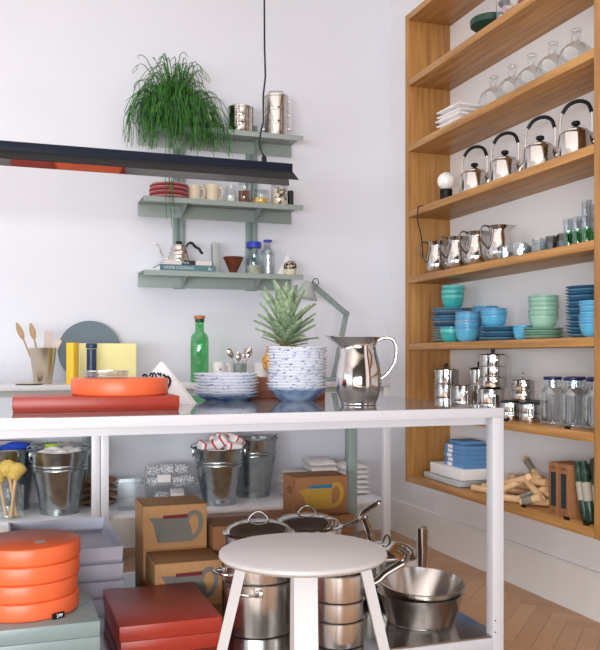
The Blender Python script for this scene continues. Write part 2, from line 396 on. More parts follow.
# ------------------------------------------------------------------ counter along the back wall
ZCT, ZCS = 0.92, 0.28
def counter(x0, x1, label):
    t = thing('counter', label, 'counter', (0, 0, 0), group='white counters along the back wall')
    part('worktop', G().box(x0 + 0.001, 4.15, ZCT - 0.024, x1 - 0.001, 4.71, ZCT, 0.002), M['counter_white'], t)
    part('apron', G().box(x0 + 0.045, 4.165, ZCT - 0.05, x1 - 0.045, 4.185, ZCT - 0.025), M['counter_frame'], t)  # grey puts the shade below the worktop edge into the colour
    part('lower_shelf', G().box(x0 + 0.001, 4.2, ZCS - 0.02, x1 - 0.001, 4.71, ZCS, 0.002), M['counter_white'], t)
    for a in (x0 + 0.002, x1 - 0.040):
        part('leg', G().box(a, 4.155, 0, a + 0.038, 4.193, ZCT - 0.025, 0.001), M['counter_white'], t)
        part('leg', G().box(a, 4.67, 0, a + 0.038, 4.708, ZCT - 0.025, 0.001), M['rail'], t, 'rear leg, grey green for shade')  # rear legs coloured grey green for the shade under the counter
counter(-0.80, 0.437, 'white counter by the back wall, left one, under the round slate board')
counter(0.437, 1.975, 'white counter by the back wall, right one, under the wall shelves')

# ------------------------------------------------------------------ the white table in the middle
ZT, ZD = 0.90, 0.21
TX0, TX1, TY0, TY1 = -1.15, 1.43, 2.216, 3.38
tb = thing('table', 'long white steel table with glossy reflecting top and lower deck', 'table', (0, 0, 0))
g = G()
for (a, b, c, d) in ((TX0, TY0, TX1, TY0 + 0.02), (TX0, TY1 - 0.02, TX1, TY1), (TX0, TY0 + 0.02, TX0 + 0.02, TY1 - 0.02), (TX1 - 0.02, TY0 + 0.02, TX1, TY1 - 0.02)):
    g.box(a, b, ZT - 0.03, c, d, ZT - 0.0012, 0.0015)
part('top_frame', g, M['white_metal'], tb)
part('tabletop', G().box(TX0 + 0.003, TY0 + 0.003, ZT - 0.0011, TX1 - 0.003, TY1 - 0.003, ZT), M['top_steel'], tb, 'glossy reflecting grey top')
g = G(); g.box(TX0 + 0.04, TY0 + 0.05, ZT - 0.054, TX1 - 0.04, TY0 + 0.07, ZT - 0.031); g.box(TX0 + 0.04, TY1 - 0.04, ZT - 0.054, TX1 - 0.04, TY1 - 0.022, ZT - 0.031)
g.box(TX0 + 0.022, TY0 + 0.04, ZT - 0.054, TX0 + 0.04, TY1 - 0.04, ZT - 0.031); g.box(TX1 - 0.04, TY0 + 0.04, ZT - 0.054, TX1 - 0.022, TY1 - 0.04, ZT - 0.031)
part('apron', g, M['white_metal'], tb)
for x in (TX0, TX1 - 0.038):
    for y in (TY0, TY1 - 0.038):
        part('leg', G().box(x, y, 0, x + 0.038, y + 0.038, ZT - 0.03, 0.002), M['white_metal'] if y < 3 else M['rail'], tb)  # rear legs get the rail grey, shade put into their colour
part('deck', G().box(TX0 + 0.03, TY0 + 0.006, ZD - 0.004, TX1 - 0.006, TY1 - 0.03, ZD), M['deck_steel'], tb, 'shiny steel lower deck')
g = G()
g.box(TX0 + 0.039, TY0 + 0.001, ZD - 0.042, TX1 - 0.039, TY0 + 0.024, ZD - 0.005, 0.0015); g.box(TX0 + 0.039, TY1 - 0.025, ZD - 0.042, TX1 - 0.039, TY1 - 0.001, ZD - 0.005, 0.0015)
g.box(TX1 - 0.025, TY0 + 0.039, ZD - 0.042, TX1 - 0.001, TY1 - 0.039, ZD - 0.005, 0.0015); g.box(TX0 + 0.001, TY0 + 0.039, ZD - 0.042, TX0 + 0.025, TY1 - 0.039, ZD - 0.005, 0.0015)
part('deck_rail', g, M['white_metal'], tb)
g = G()
for dz in (0.0, 0.035):
    g.xf(Matrix.Translation((TX1 - 0.03, TY0, ZD + 0.012 + dz)) @ Matrix.Rotation(PI / 2, 4, 'X')).cyl(0.0022, 0, 0.0012, 10)
part('screw', g, M['black'], tb)

# ------------------------------------------------------------------ stool
t = thing('stool', 'white round stool with four flat splayed legs before the table', 'stool', (0.576, 1.628, 0), -YAW + R(2))
r = 0.1715
part('seat', G().lathe([(0, 0.642), (r - 0.02, 0.642), (r - 0.006, 0.644), (r, 0.650), (r - 0.001, 0.656), (r - 0.008, 0.660), (0, 0.660)], 64), M['stool'], t)
part('hub', G().lathe([(0, 0.628), (0.10, 0.628), (0.105, 0.6415), (0, 0.6415)], 40), M['stool'], t)
for k in range(4):
    a = -PI / 2 + k * PI / 2
    g = G().xf(Matrix.Rotation(a, 4, 'Z')); w = 0.0222
    r0, r1, th = 0.112, 0.262, 0.022
    vs = [(r0, -w, 0.638), (r0 + th, -w, 0.638), (r0 + th, w, 0.638), (r0, w, 0.638), (r1, -w, 0), (r1 + th * 0.8, -w, 0), (r1 + th * 0.8, w, 0), (r1, w, 0)]
    g.add(vs, [(0, 1, 2, 3), (7, 6, 5, 4), (0, 4, 5, 1), (1, 5, 6, 2), (2, 6, 7, 3), (3, 7, 4, 0)])
    part('leg', g, M['stool'], t, smooth=False)

# ------------------------------------------------------------------ pendant lamp over the table
PX0, PX1, PY = -1.55, 0.945, 2.80
t = thing('pendant_lamp', 'long black trough shaped pendant lamp hanging over the table', 'lamp', (0, PY, 1.664))
L0 = PX0; Z1, Z2 = 0.030, 0.060
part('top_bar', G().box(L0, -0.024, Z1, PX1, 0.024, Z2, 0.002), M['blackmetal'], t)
g = G(); e = 0.012
def flank(s):
    vs = [(L0, s * 0.024, Z1), (PX1, s * 0.024, Z1), (PX1 + e, s * 0.052, -0.002), (L0 - e, s * 0.052, -0.002)]
    vs += [(x, y + s * 0.0014, z + 0.001) for x, y, z in vs]
    g.add(vs, [(0, 1, 2, 3), (7, 6, 5, 4), (0, 4, 5, 1), (1, 5, 6, 2), (2, 6, 7, 3), (3, 7, 4, 0)])
flank(-1); flank(1)
part('shade', g, M['black'], t, smooth=False)
g = G()
for s in (-1, 1):
    vs = [(L0 + 0.004, s * 0.0228, Z1 - 0.001), (PX1 - 0.004, s * 0.0228, Z1 - 0.001), (PX1 + e - 0.004, s * 0.0508, -0.0015), (L0 - e + 0.004, s * 0.0508, -0.0015)]
    g.add(vs, [(0, 1, 2, 3)])
g.box(L0 + 0.004, -0.0228, Z1 - 0.002, PX1 - 0.004, 0.0228, Z1 - 0.001)
part('reflector', g, M['mirror'], t, 'mirror finished inner reflector', smooth=False)
part('cable_gland', G().lathe([(0, Z2), (0.009, Z2), (0.009, Z2 + 0.02), (0.004, Z2 + 0.026), (0, Z2 + 0.026)], 16, None, 0.848, 0), M['black'], t)
cp = [(0.848, 0, Z2 + 0.024), (0.838, 0, 0.10), (0.831, 0, 0.125), (0.836, 0, 0.165), (0.845, 0, 0.20), (0.845, 0, 0.29), (0.853, 0, 0.36), (0.850, 0, 0.46), (0.848, 0, 0.8), (0.851, 0, 1.2), (0.85, 0, 1.73)]
part('cable', G().tube(cp, 0.0032, 8), M['black'], t)
part('cable', G().tube([(-1.3, 0, Z2), (-1.3, 0, 1.73)], 0.0032, 8), M['black'], t)

# ------------------------------------------------------------------ builders shared by several things
def plate_g(r, h=0.02, foot=0.55, th=0.003):
    return G().lathe([(0, 0.003), (r * foot - 0.003, 0.003), (r * foot - 0.002, 0), (r * foot, 0), (r * foot + 0.002, 0.003), (r * 0.86, h * 0.55), (r - 0.001, h - th * 0.6), (r, h - th * 0.2), (r - 0.001, h), (r * 0.84, h * 0.55 + th), (r * foot, 0.003 + th), (0, 0.003 + th)], 40)
def bowl_g(r, h, foot=0.5, th=0.003, wavy=0.0):
    p = [(0, 0.004), (r * foot - 0.003, 0.004), (r * foot - 0.002, 0), (r * foot, 0), (r * foot + 0.002, 0.004)]
    for k in range(1, 8):
        u = k / 7; p.append((r * (foot + (1 - foot) * math.sin(u * PI / 2) ** 0.8), 0.004 + (h - 0.004) * (u ** 1.35)))
    p.append((r + 0.0006, h + th * 0.3)); p.append((r - th, h))
    for k in range(6, 0, -1):
        u = k / 7; p.append((r * (foot + (1 - foot) * math.sin(u * PI / 2) ** 0.8) - th, 0.004 + (h - 0.004) * (u ** 1.35) + th * 0.6))
    p += [(r * foot, 0.004 + th), (0, 0.004 + th)]
    return G().lathe(p, 40)
def cone_bowl_g(r, h, th=0.003):
    def w(rr, z, a): return rr * (1 + 0.012 * math.sin(5 * a + 1) * (z / h) ** 2), z + 0.0012 * math.sin(3 * a) * (z / h)
    return G().lathe([(0, 0.003), (r * 0.5, 0.003), (r * 0.51, 0), (r * 0.56, 0), (r * 0.6, 0.005), (r * 0.76, h * 0.45), (r * 0.9, h * 0.8), (r * 0.985, h - 0.0035), (r, h - 0.0015), (r * 0.985, h), (r * 0.89, h * 0.8 + th), (r * 0.75, h * 0.45 + th), (r * 0.58, 0.0085), (0, 0.007)], 48, w)
def straight_bowl_g(r, h, th=0.003):
    p = [(0, 0.003), (r * 0.52, 0.003), (r * 0.53, 0), (r * 0.58, 0), (r * 0.64, 0.004), (r * 0.78, h * 0.2), (r * 0.87, h * 0.5), (r * 0.955, h - 0.0045), (r, h - 0.004), (r, h), (r * 0.955 - th, h - 0.001), (r * 0.87 - th, h * 0.5), (r * 0.77 - th, h * 0.24), (r * 0.6, 0.004 + th), (0, 0.004 + th)]
    return G().lathe(p, 36)
_mc = {}
def stack(name, kind, key, builder, mats, n, dz, loc, label, cat, group, jitter=0.002, seed=1):
    """n dishes piled at loc; label holds one %s for the place in the pile"""
    rnd = random.Random(seed)
    for i in range(n):
        m = mats[i % len(mats)] if isinstance(mats, (list, tuple)) else mats
        if (key, m) not in _mc: _mc[(key, m)] = builder().mesh(name, M[m])
        j = jitter if i else 0
        single(name, _mc[(key, m)], None, label % nth(n - 1 - i, n), cat, (loc[0] + rnd.uniform(-j, j), loc[1] + rnd.uniform(-j, j), loc[2] + i * dz), rnd.uniform(0, 6), group)

def pitcher_parts(t, H=0.219, m='steel'):
    k = H / 0.219
    base = [(0.054, 0), (0.057, 0.002), (0.056, 0.006), (0.062, 0.02), (0.071, 0.045), (0.0735, 0.07), (0.072, 0.1), (0.067, 0.13), (0.060, 0.158), (0.0555, 0.178), (0.0545, 0.188), (0.058, 0.198), (0.064, 0.208), (0.0685, 0.216)]
    def spout(r, z, th):
        zz = z / k; d = math.cos(th - PI); w = max(0.0, d) ** 6
        u = max(0.0, (zz - 0.165) / 0.051)
        wide = max(0.0, d) ** 2
        return r + k * (0.040 * w * u ** 1.4), z + k * 0.005 * u * w
    prof = [(0, 0)] + [(r * k, z * k) for r, z in base] + [((r - 0.0022) * k, (z + (0.001 if i == 0 else 0)) * k) for i, (r, z) in enumerate(base[::-1][:-2])] + [(0, 0.006 * k)]
    part('body', G().lathe(prof, 56, spout), M[m], t)
    h = [(0.060, 0.204), (0.072, 0.212), (0.094, 0.216), (0.112, 0.208), (0.121, 0.188), (0.121, 0.16), (0.114, 0.132), (0.099, 0.108), (0.083, 0.092), (0.070, 0.082)]
    part('handle', G().tube([(x * k, 0, z * k) for x, z in h], [0.0072 * k] * 10, 10, 0.75), M['handle_steel'], t)

def sm(p, n=4):                              # Catmull-Rom smoothing of a polyline
    P = [Vector(q) for q in p]; out = []
    for i in range(len(P) - 1):
        a = P[max(i - 1, 0)]; b = P[i]; c = P[i + 1]; d = P[min(i + 2, len(P) - 1)]
        for k in range(n):
            u = k / n; out.append(0.5 * ((2 * b) + (c - a) * u + (2 * a - 5 * b + 4 * c - d) * u * u + (3 * b - a - 3 * c + d) * u ** 3))
    out.append(P[-1]); return out

def tiffin(name, label, cat, loc, r, th, n, rz=0, group=None, clips=True, handle='bar', lidmat='brushed', body='steel'):
    t = thing(name, label, cat, loc, rz, group)
    for i in range(n):
        z = i * th
        part('tier', G().lathe([(0, z), (r * 0.95, z), (r * 0.97, z + 0.003), (r * 0.98, z + th * 0.15), (r * 0.98, z + th - 0.006), (r * 1.02, z + th - 0.005), (r * 1.02, z + th - 0.0005), (0, z + th - 0.0005)], 32), M[body], t)
    z = n * th
    part('lid', G().lathe([(0, z), (r * 1.015, z), (r * 1.015, z + 0.006), (r * 0.95, z + 0.009), (r * 0.6, z + 0.012), (0, z + 0.013)], 32), M[lidmat], t)
    if clips:
        for s in (-1, 1):
            x = s * (r * 1.02 + 0.010)
            g = G().tube([(x, 0.011, th * 0.7), (x, 0.011, z + 0.004), (x, -0.011, z + 0.004), (x, -0.011, th * 0.7), (x, 0.011, th * 0.7)], 0.0024, 6)
            for i in range(n): g.box(min(x, s * r * 0.97), -0.009, i * th + th * 0.62, max(x, s * r * 0.97), 0.009, i * th + th * 0.72)
            part('clip', g, M['steel'], t)
    if handle == 'bar':
        part('handle', G().tube(sm([(-r * 0.62, 0, z + 0.010), (-r * 0.58, 0, z + 0.034), (0, 0, z + 0.038), (r * 0.58, 0, z + 0.034), (r * 0.62, 0, z + 0.010)]), 0.0032, 8), M['steel'], t)
    elif handle == 'black':
        part('handle', G().tube(sm([(-r * 0.6, 0, z + 0.009), (-r * 0.5, 0, z + 0.034), (r * 0.5, 0, z + 0.034), (r * 0.6, 0, z + 0.009)]), 0.0045, 8), M['darklid'], t)
    elif handle == 'knob':
        part('knob', G().lathe([(0, z + 0.011), (0.005, z + 0.011), (0.005, z + 0.02), (0.011, z + 0.024), (0.009, z + 0.031), (0, z + 0.032)], 14), M['darklid'], t)
    return t

# ------------------------------------------------------------------ top wall shelf: plant, two tiffin carriers
t = thing('potted_plant', 'bushy trailing green plant on the highest wall shelf', 'plant', (0.885, 4.625, ZS1))
part('pot', G().lathe([(0, 0), (0.062, 0), (0.082, 0.13), (0.084, 0.135), (0.078, 0.135), (0.074, 0.115), (0, 0.115)], 32), M['terracotta'], t)
part('soil', G().lathe([(0, 0.1155), (0.073, 0.1155), (0.06, 0.122), (0, 0.126)], 24), M['soil'], t)
rnd = random.Random(7); g = G()
for i in range(620):
    a = rnd.uniform(0, 2 * PI); kind = rnd.random()
    x0, y0 = rnd.uniform(-.05, .05), rnd.uniform(-.05, .05)
    if kind < 0.14:    # long arching shoots above the mass
        R_ = rnd.uniform(0.05, 0.24); pk = rnd.uniform(0.26, 0.385); zend = pk - rnd.uniform(0.02, 0.14) if R_ > 0.1 else pk - 0.03
    elif kind < 0.5:   # the dense middle
        R_ = rnd.uniform(0.06, 0.22); pk = rnd.uniform(0.15, 0.26); zend = rnd.uniform(-0.06, 0.14)
    else:              # the hanging skirt
        R_ = rnd.uniform(0.12, 0.29); pk = rnd.uniform(0.13, 0.22); zend = rnd.uniform(-0.155, 0.02)
    pts = []; nn = 9; wob = rnd.uniform(-0.45, 0.45)
    for k in range(nn + 1):
        u = k / nn; rr = R_ * (1 - (1 - u) ** 1.7); aa = a + wob * u * u
        z = 0.12 + (pk - 0.12) * math.sin(min(1, u / 0.55) * PI / 2) + ((zend - pk) * ((u - 0.45) / 0.55) ** 1.6 if u > 0.45 else 0)
        x = x0 + rr * math.cos(aa) + rnd.uniform(-.003, .003); y = y0 + rr * math.sin(aa) * 0.95
        y = min(y, 0.112 + 0.004 * rnd.random()) if y > 0 else max(y, -0.20)
        if z < 0.03 and abs(y) < 0.125: y = -0.125 - 0.02 * rnd.random()
        pts.append((x, y, z))
    g.tube(pts, [0.0027 - 0.0012 * k / nn for k in range(nn + 1)], 4)
    if rnd.random() < 0.5:
        p = Vector(pts[6]); q = Vector(pts[-1]); d = q - p
        g.tube([p, p + d * 0.5 + Vector((rnd.uniform(-.02, .02), -abs(rnd.uniform(0, .01)), 0.0)), p + d * rnd.uniform(0.8, 1.2) + Vector((rnd.uniform(-.035, .035), -abs(rnd.uniform(0, .015)), -.01))], [0.002, 0.0017, 0.001], 4)
for x, zb in ((-0.075, -0.52), (-0.055, -0.56), (-0.045, -0.49), (-0.03, -0.45), (-0.06, -0.40), (0.1, -0.25), (0.19, -0.22)):
    pts = [(x * 0.5, -0.06, 0.13), (x, -0.13, 0.16), (x + .005, -0.155, 0.0), (x - .004, -0.157, zb * 0.5), (x + rnd.uniform(-.02, .02), -0.155, zb)]
    g.tube(sm(pts, 3), 0.0016, 4)
part('foliage', g, M['leaf'], t, smooth=True)
tiffin('tiffin_carrier', 'short three tier steel tiffin on the highest wall shelf, beside the plant', 'tiffin', (1.262, 4.62, ZS1), 0.072, 0.050, 3, R(60), 'tiffin carriers on the highest shelf', handle=None)
tiffin('tiffin_carrier', 'tall three tier steel tiffin with side clips and bar handle on the highest wall shelf', 'tiffin', (1.472, 4.62, ZS1), 0.069, 0.078, 3, R(-19), 'tiffin carriers on the highest shelf')

# ------------------------------------------------------------------ middle wall shelf
stack('plate', 'plate', 'pinkp', lambda: plate_g(0.106, 0.013, 0.5, 0.0035), ['pink', 'pink_deep'], 6, 0.0118, (0.85, 4.60, ZS2), '%s pink plate of the pile on the middle wall shelf', 'plate', 'pink plates on the middle wall shelf')
single('plate', plate_g(0.1, 0.012), M['offwhite'], 'off white plate lying on top of the pink plates', 'plate', (0.852, 4.60, ZS2 + 6 * 0.0118 + 0.001))
def mug(name, label, loc, r, h, rz, spout=False):
    t = thing(name, label, 'jug' if spout else 'mug', loc, rz, 'cream mugs on the middle wall shelf')
    def fn(rr, z, th):
        w = max(0.0, math.cos(th - PI)) ** 8 * max(0, (z / h - 0.8) / 0.2)
        return (rr + 0.014 * w, z + 0.004 * w) if spout else (rr, z)
    part('body', G().lathe([(0, 0), (r * 0.86, 0), (r * 0.93, 0.004), (r, h * 0.3), (r, h * 0.7), (r * 0.97, h), (r * 0.9, h), (r * 0.92, h * 0.6), (r * 0.86, 0.008), (0, 0.007)], 32, fn), M['cream'], t)
    part('handle', G().tube(sm([(r * 0.95, 0, h * 0.82), (r * 1.35, 0, h * 0.84), (r * 1.6, 0, h * 0.55), (r * 1.35, 0, h * 0.24), (r * 0.96, 0, h * 0.22)]), 0.0052, 8), M['cream'], t)
mug('mug', 'cream mug with its handle to the right, next to the pink plates', (0.992, 4.60, ZS2), 0.036, 0.086, R(-20))
mug('jug', 'cream jug with a lip, behind the lamp end on the middle wall shelf', (1.092, 4.60, ZS2), 0.037, 0.098, R(-20), True)
def jar(name, label, loc, r, h, fill, fillh, lid='glass', group=None):
    t = thing(name, label, 'jar', loc, 0, group)
    part('glass', G().lathe([(0, 0.001), (r - 0.002, 0.001), (r, 0.004), (r, h - 0.004), (r * 0.96, h)], 32), M['glass'], t)
    if fill: part('contents', G().lathe([(0, 0.004), (r - 0.0035, 0.004), (r - 0.0035, fillh), (r * 0.5, fillh + 0.003), (0, fillh + 0.002)], 28), M[fill], t)
    if lid: part('lid', G().lathe([(0, h), (r * 1.02, h), (r * 1.02, h + 0.007), (r * 0.5, h + 0.009), (0, h + 0.009)], 28), M[lid], t)
    return t
jar('glass_jar', 'narrow glass of white salt on the middle wall shelf', (1.2, 4.60, ZS2), 0.029, 0.105, 'salt', 0.045, None, 'glass jars on the middle wall shelf')
jar('glass_jar', 'glass jar of brown powder on the middle wall shelf', (1.277, 4.60, ZS2), 0.035, 0.115, 'cocoa', 0.075, 'glass_soft', 'glass jars on the middle wall shelf')
jar('glass_jar', 'low wide glass jar of yellow pasta on the middle wall shelf', (1.373, 4.60, ZS2), 0.046, 0.080, 'pasta', 0.04, 'glass_soft', 'glass jars on the middle wall shelf')
jar('glass_jar', 'glass jar packed with mottled brown and white pasta at the shelf end', (1.486, 4.60, ZS2), 0.048, 0.120, 'pasta2', 0.104, 'glass_soft', 'glass jars on the middle wall shelf')
single('black_canister', G().lathe([(0, 0), (0.017, 0), (0.018, 0.003), (0.018, 0.095), (0.016, 0.1), (0, 0.1)], 20), M['darklid'], 'slim dark canister at the right end of the middle wall shelf', 'canister', (1.558, 4.62, ZS2))

# ------------------------------------------------------------------ lowest wall shelf
def text(name, body, size, m, parent, loc, rot, align='CENTER', ex=0.0004):
    cu = bpy.data.curves.new(name, 'FONT'); cu.body = body; cu.size = size; cu.extrude = ex; cu.align_x = align; cu.align_y = 'CENTER'
    cu.materials.append(m); me = bpy.data.meshes.new_from_object(bpy.data.objects.new('lettering', cu)); me.materials.clear(); me.materials.append(m)
    o = link(name, me, parent, loc, 0, rot); return o
def book(label, loc, w, d, h, cover, rz, pages='paper', group=None):
    t = thing('book', label, 'book', loc, rz, group)
    part('cover', G().box(0, 0, 0, w, d, 0.003, 0.0006).box(0, 0, h - 0.003, w, d, h, 0.0006).box(0, 0, 0.003, w, 0.003, h - 0.003), M[cover], t)
    part('pages', G().box(0.005, 0.0032, 0.0031, w - 0.005, d - 0.005, h - 0.0031), M[pages], t)
    return t
b = book('teal blue book lying flat under a white book on the lowest wall shelf', (0.79, 4.535, ZS3), 0.308, 0.19, 0.036, 'book_teal', R(1.5), group='books on the lowest wall shelf')
text('spine_title', 'HOME COOKING', 0.021, M['letter'], b, (0.105, -0.0006, 0.018), (PI / 2, 0, 0))
part('spine_mark', G().box(0.268, -0.0008, 0.011, 0.274, 0, 0.025).box(0.278, -0.0008, 0.011, 0.284, 0, 0.02), M['letter'], b, smooth=False)
b = book('white book with black spine label under the gooseneck kettle', (0.815, 4.55, ZS3 + 0.0362), 0.262, 0.17, 0.025, 'book_white', R(-1), group='books on the lowest wall shelf')
part('spine_label', G().box(0.095, -0.001, 0.0005, 0.172, 0, 0.0245), M['book_black'], b, smooth=False)
text('spine_title', 'Paris', 0.02, M['letter'], b, (0.118, -0.0013, 0.0125), (PI / 2, 0, 0))
single('booklet', G().box(0, 0, 0, 0.085, 0.16, 0.004, 0.001).box(0.004, 0.004, 0.0041, 0.081, 0.156, 0.007), M['paper'], 'thin white booklet lying left of the teal book', 'booklet', (0.702, 4.55, ZS3), R(3))
t = thing('gooseneck_kettle', 'steel gooseneck kettle with curvy black handle standing on the books', 'kettle', (0.912, 4.63, ZS3 + 0.0615), -YAW)
part('body', G().lathe([(0, 0), (0.062, 0), (0.063, 0.006), (0.058, 0.03), (0.0555, 0.032), (0.0555, 0.036), (0.05, 0.058), (0.0475, 0.06), (0.0475, 0.064), (0.042, 0.084), (0.034, 0.088), (0, 0.09)], 36), M['steel'], t)
part('lid', G().lathe([(0, 0.088), (0.034, 0.088), (0.033, 0.092), (0.014, 0.096), (0, 0.097)], 28), M['steel'], t)
part('knob', G().lathe([(0, 0.096), (0.014, 0.096), (0.017, 0.104), (0.015, 0.112), (0, 0.113)], 20), M['black'], t)
part('spout', G().tube(sm([(-0.052, 0, 0.018), (-0.082, 0, 0.02), (-0.1, 0, 0.045), (-0.11, 0, 0.078), (-0.125, 0, 0.098), (-0.142, 0, 0.096)]), [0.0055] * 12 + [0.004] * 9, 10), M['steel'], t)
part('handle', G().tube(sm([(0.04, 0, 0.082), (0.052, 0, 0.1), (0.07, 0, 0.104), (0.085, 0, 0.088), (0.098, 0, 0.078), (0.112, 0, 0.07), (0.122, 0, 0.052), (0.132, 0, 0.046)]), [0.0055] * 6 + [0.0075] * 23, 10), M['black'], t)
single('slim_box', G().box(-0.021, -0.03, 0, 0.015, 0.03, 0.172, 0.002), M['counter_frame'], 'slim pale grey box standing upright right of the kettle', 'box', (1.117, 4.62, ZS3), 0)
t = thing('coffee_dripper', 'ribbed brown coffee dripper cone on the lowest wall shelf', 'dripper', (1.216, 4.61, ZS3))
part('cone', G().lathe([(0.014, 0.008), (0.022, 0.015), (0.056, 0.094), (0.058, 0.096), (0.055, 0.096), (0.02, 0.018), (0.012, 0.012)], 48, lambda r, z, th: (r * (1 + 0.03 * math.cos(16 * th + z * 40)), z)), M['copper'], t)
part('foot', G().lathe([(0, 0), (0.022, 0), (0.023, 0.006), (0.014, 0.012), (0, 0.012)], 24), M['copper'], t)
t = thing('storage_jar', 'glass jar with wide cobalt lid and oats at the bottom', 'jar', (1.336, 4.61, ZS3))
part('glass', G().lathe([(0, 0.001), (0.04, 0.001), (0.045, 0.008), (0.045, 0.135), (0.04, 0.148), (0.036, 0.152)], 32), M['glass_teal'], t)
part('contents', G().lathe([(0, 0.004), (0.0415, 0.004), (0.0415, 0.052), (0.02, 0.058), (0, 0.056)], 28), M['oats'], t)
part('lid', G().lathe([(0, 0.153), (0.042, 0.153), (0.0425, 0.156), (0.0425, 0.182), (0.04, 0.186), (0, 0.186)], 36), M['blue_lid'], t)
def ribbed_bottle(name, label, loc, H, r, lidm, group=None, cat='jar', nk=0.6):
    t = thing(name, label, cat, loc, 0, group)
    p = [(0, 0.002), (r * 0.9, 0.002), (r, 0.01)]; z = 0.014; b = H * 0.62
    k = 0
    while z < b:
        p += [(r, z), (r * 0.965, z + 0.004)]; z += 0.014
    p += [(r * 0.98, b), (r * 0.86, b + H * 0.08), (r * nk, b + H * 0.16), (r * nk, H * 0.93)]
    part('glass', G().lathe(p, 28), M['glass_ring'], t)
    part('lid', G().lathe([(0, H * 0.935), (r * nk * 1.12, H * 0.935), (r * nk * 1.14, H * 0.94), (r * nk * 1.14, H * 0.99), (r * nk * 1.05, H), (0, H)], 28), M[lidm], t)
    return t
ribbed_bottle('ribbed_bottle', 'ribbed clear glass bottle with small cobalt lid on the lowest wall shelf', (1.424, 4.63, ZS3), 0.205, 0.043, 'blue_lid', nk=0.5)
def napkin(label, loc, rz, w, h, d, m='cloth'):
    g = G(); e = 0.0018
    vs = [(-w / 2, -d / 2, 0), (w / 2, -d / 2, 0), (0, 0, h), (-w / 2 + 0.004, d / 2, 0), (w / 2 + 0.004, d / 2, 0), (0.008, 0.004, h),
          (-w / 2 + 2 * e, -d / 2 + e, 0), (w / 2 - 2 * e, -d / 2 + e, 0), (0, e, h - 3 * e)]
    g.add(vs, [(0, 1, 2), (6, 8, 7), (0, 2, 8, 6), (2, 1, 7, 8)])
    vs2 = [(x, y + (-0.002 if i > 2 else 0), z) for i, (x, y, z) in enumerate([vs[3], vs[4], vs[5], (vs[3][0] + .004, d / 2 - .002, 0), (vs[4][0] - .004, d / 2 - .002, 0), (vs[5][0], .002, h - .005)])]
    g.add(vs2, [(1, 0, 2), (3, 4, 5), (0, 3, 5, 2), (2, 5, 4, 1)])
    g.add([vs[2], vs[1], vs2[1], vs2[2]], [(0, 1, 2, 3)])
    return g
single('folded_napkin', napkin('', (0, 0, 0), 0, 0.15, 0.13, 0.06), M['cloth'], 'white folded napkin standing as a tent behind the speckled brush', 'napkin', (1.545, 4.645, ZS3), R(-4), smooth=False)
t = thing('scrub_brush', 'round speckled brown brush head before the white napkin tent', 'brush', (1.537, 4.565, ZS3))
part('bristles', G().blob((0, 0, 0.052), (0.038, 0.03, 0.032), 3, 0.05, 20, 12), M['bristle'], t)
part('base', G().lathe([(0, 0), (0.032, 0), (0.035, 0.012), (0.035, 0.034), (0, 0.034)], 24), M['oats'], t)

# ------------------------------------------------------------------ on the counter by the back wall
t = thing('utensil_cup', 'champagne coloured tapered metal cup holding spoons and spatulas', 'cup', (0.183, 4.40, ZCT))
part('cup', G().lathe([(0, 0), (0.042, 0), (0.043, 0.002), (0.066, 0.178), (0.067, 0.18), (0.064, 0.18), (0.041, 0.006), (0, 0.006)], 40), M['cup_metal'], t)
def spoon(label, base, tip, m='spoon_wood'):
    b, q = Vector(base), Vector(tip); d = (q - b).normalized(); L = (q - b).length
    g = G().tube([b, b + d * L * 0.74], 0.0042, 8)
    n = 8; g.tube([b + d * L * (0.72 + 0.28 * k / n) for k in range(n + 1)], [max(0.003, 0.0155 * math.sin(PI * min(1, (0.12 + 0.86 * k / n))) ** 0.7) for k in range(n + 1)], 10, 0.3, up=(0.2, 1, 0))
    single('wooden_spoon', g, M[m], label, 'spoon', group='wooden spoons in the metal cup')
cx, cy, cz = 0.183, 4.40, ZCT
spoon('brown wooden spoon leaning farthest left in the metal cup', (cx - 0.012, cy, cz + 0.02), (cx - 0.125, cy + 0.01, cz + 0.305))
spoon('brown wooden spoon standing second from left in the metal cup', (cx + 0.005, cy + 0.02, cz + 0.02), (cx - 0.058, cy + 0.03, cz + 0.305))
def spatula(label, base, tip, w, h, rot):
    b, q = Vector(base), Vector(tip); d = (q - b).normalized()
    t = thing('spatula', label, 'spatula', base, 0, 'spatulas in the metal cup')
    part('handle', G().tube([(0, 0, 0), d * ((q - b).length - h * 0.9)], 0.0045, 8), M['spatula'], t)
    g = G().xf(Matrix.Translation(q - b) @ d.to_track_quat('Z', 'Y').to_matrix().to_4x4() @ Matrix.Rotation(rot + PI / 2, 4, 'Z'))
    g.prism([(-w * 0.36, -h), (w * 0.36, -h), (w / 2, -h * 0.08), (w * 0.42, 0), (-w * 0.42, 0), (-w / 2, -h * 0.1)], -0.002, 0.002)
    part('blade', g, M['spatula'], t, smooth=False)
spatula('large blush spatula standing upright in the metal cup', (cx + 0.004, cy, cz + 0.02), (cx + 0.032, cy + 0.012, cz + 0.262), 0.058, 0.085, 0.1)
spatula('small pale spatula leaning right in the metal cup', (cx - 0.005, cy - 0.015, cz + 0.02), (cx + 0.078, cy - 0.012, cz + 0.222), 0.03, 0.05, 0.3)
t = thing('trivet', 'flat dark trivet with a pale top before the metal cup', 'trivet', (0.115, 4.29, ZCT))
part('base', G().lathe([(0, 0), (0.062, 0), (0.064, 0.003), (0.062, 0.006), (0, 0.006)], 36), M['darklid'], t)
part('pad', G().lathe([(0, 0.0062), (0.05, 0.0062), (0.05, 0.01), (0, 0.011)], 36), M['oats'], t)
g = G().xf(Matrix.Translation((0, 0, 0.1675)) @ Matrix.Rotation(PI / 2, 4, 'X'))
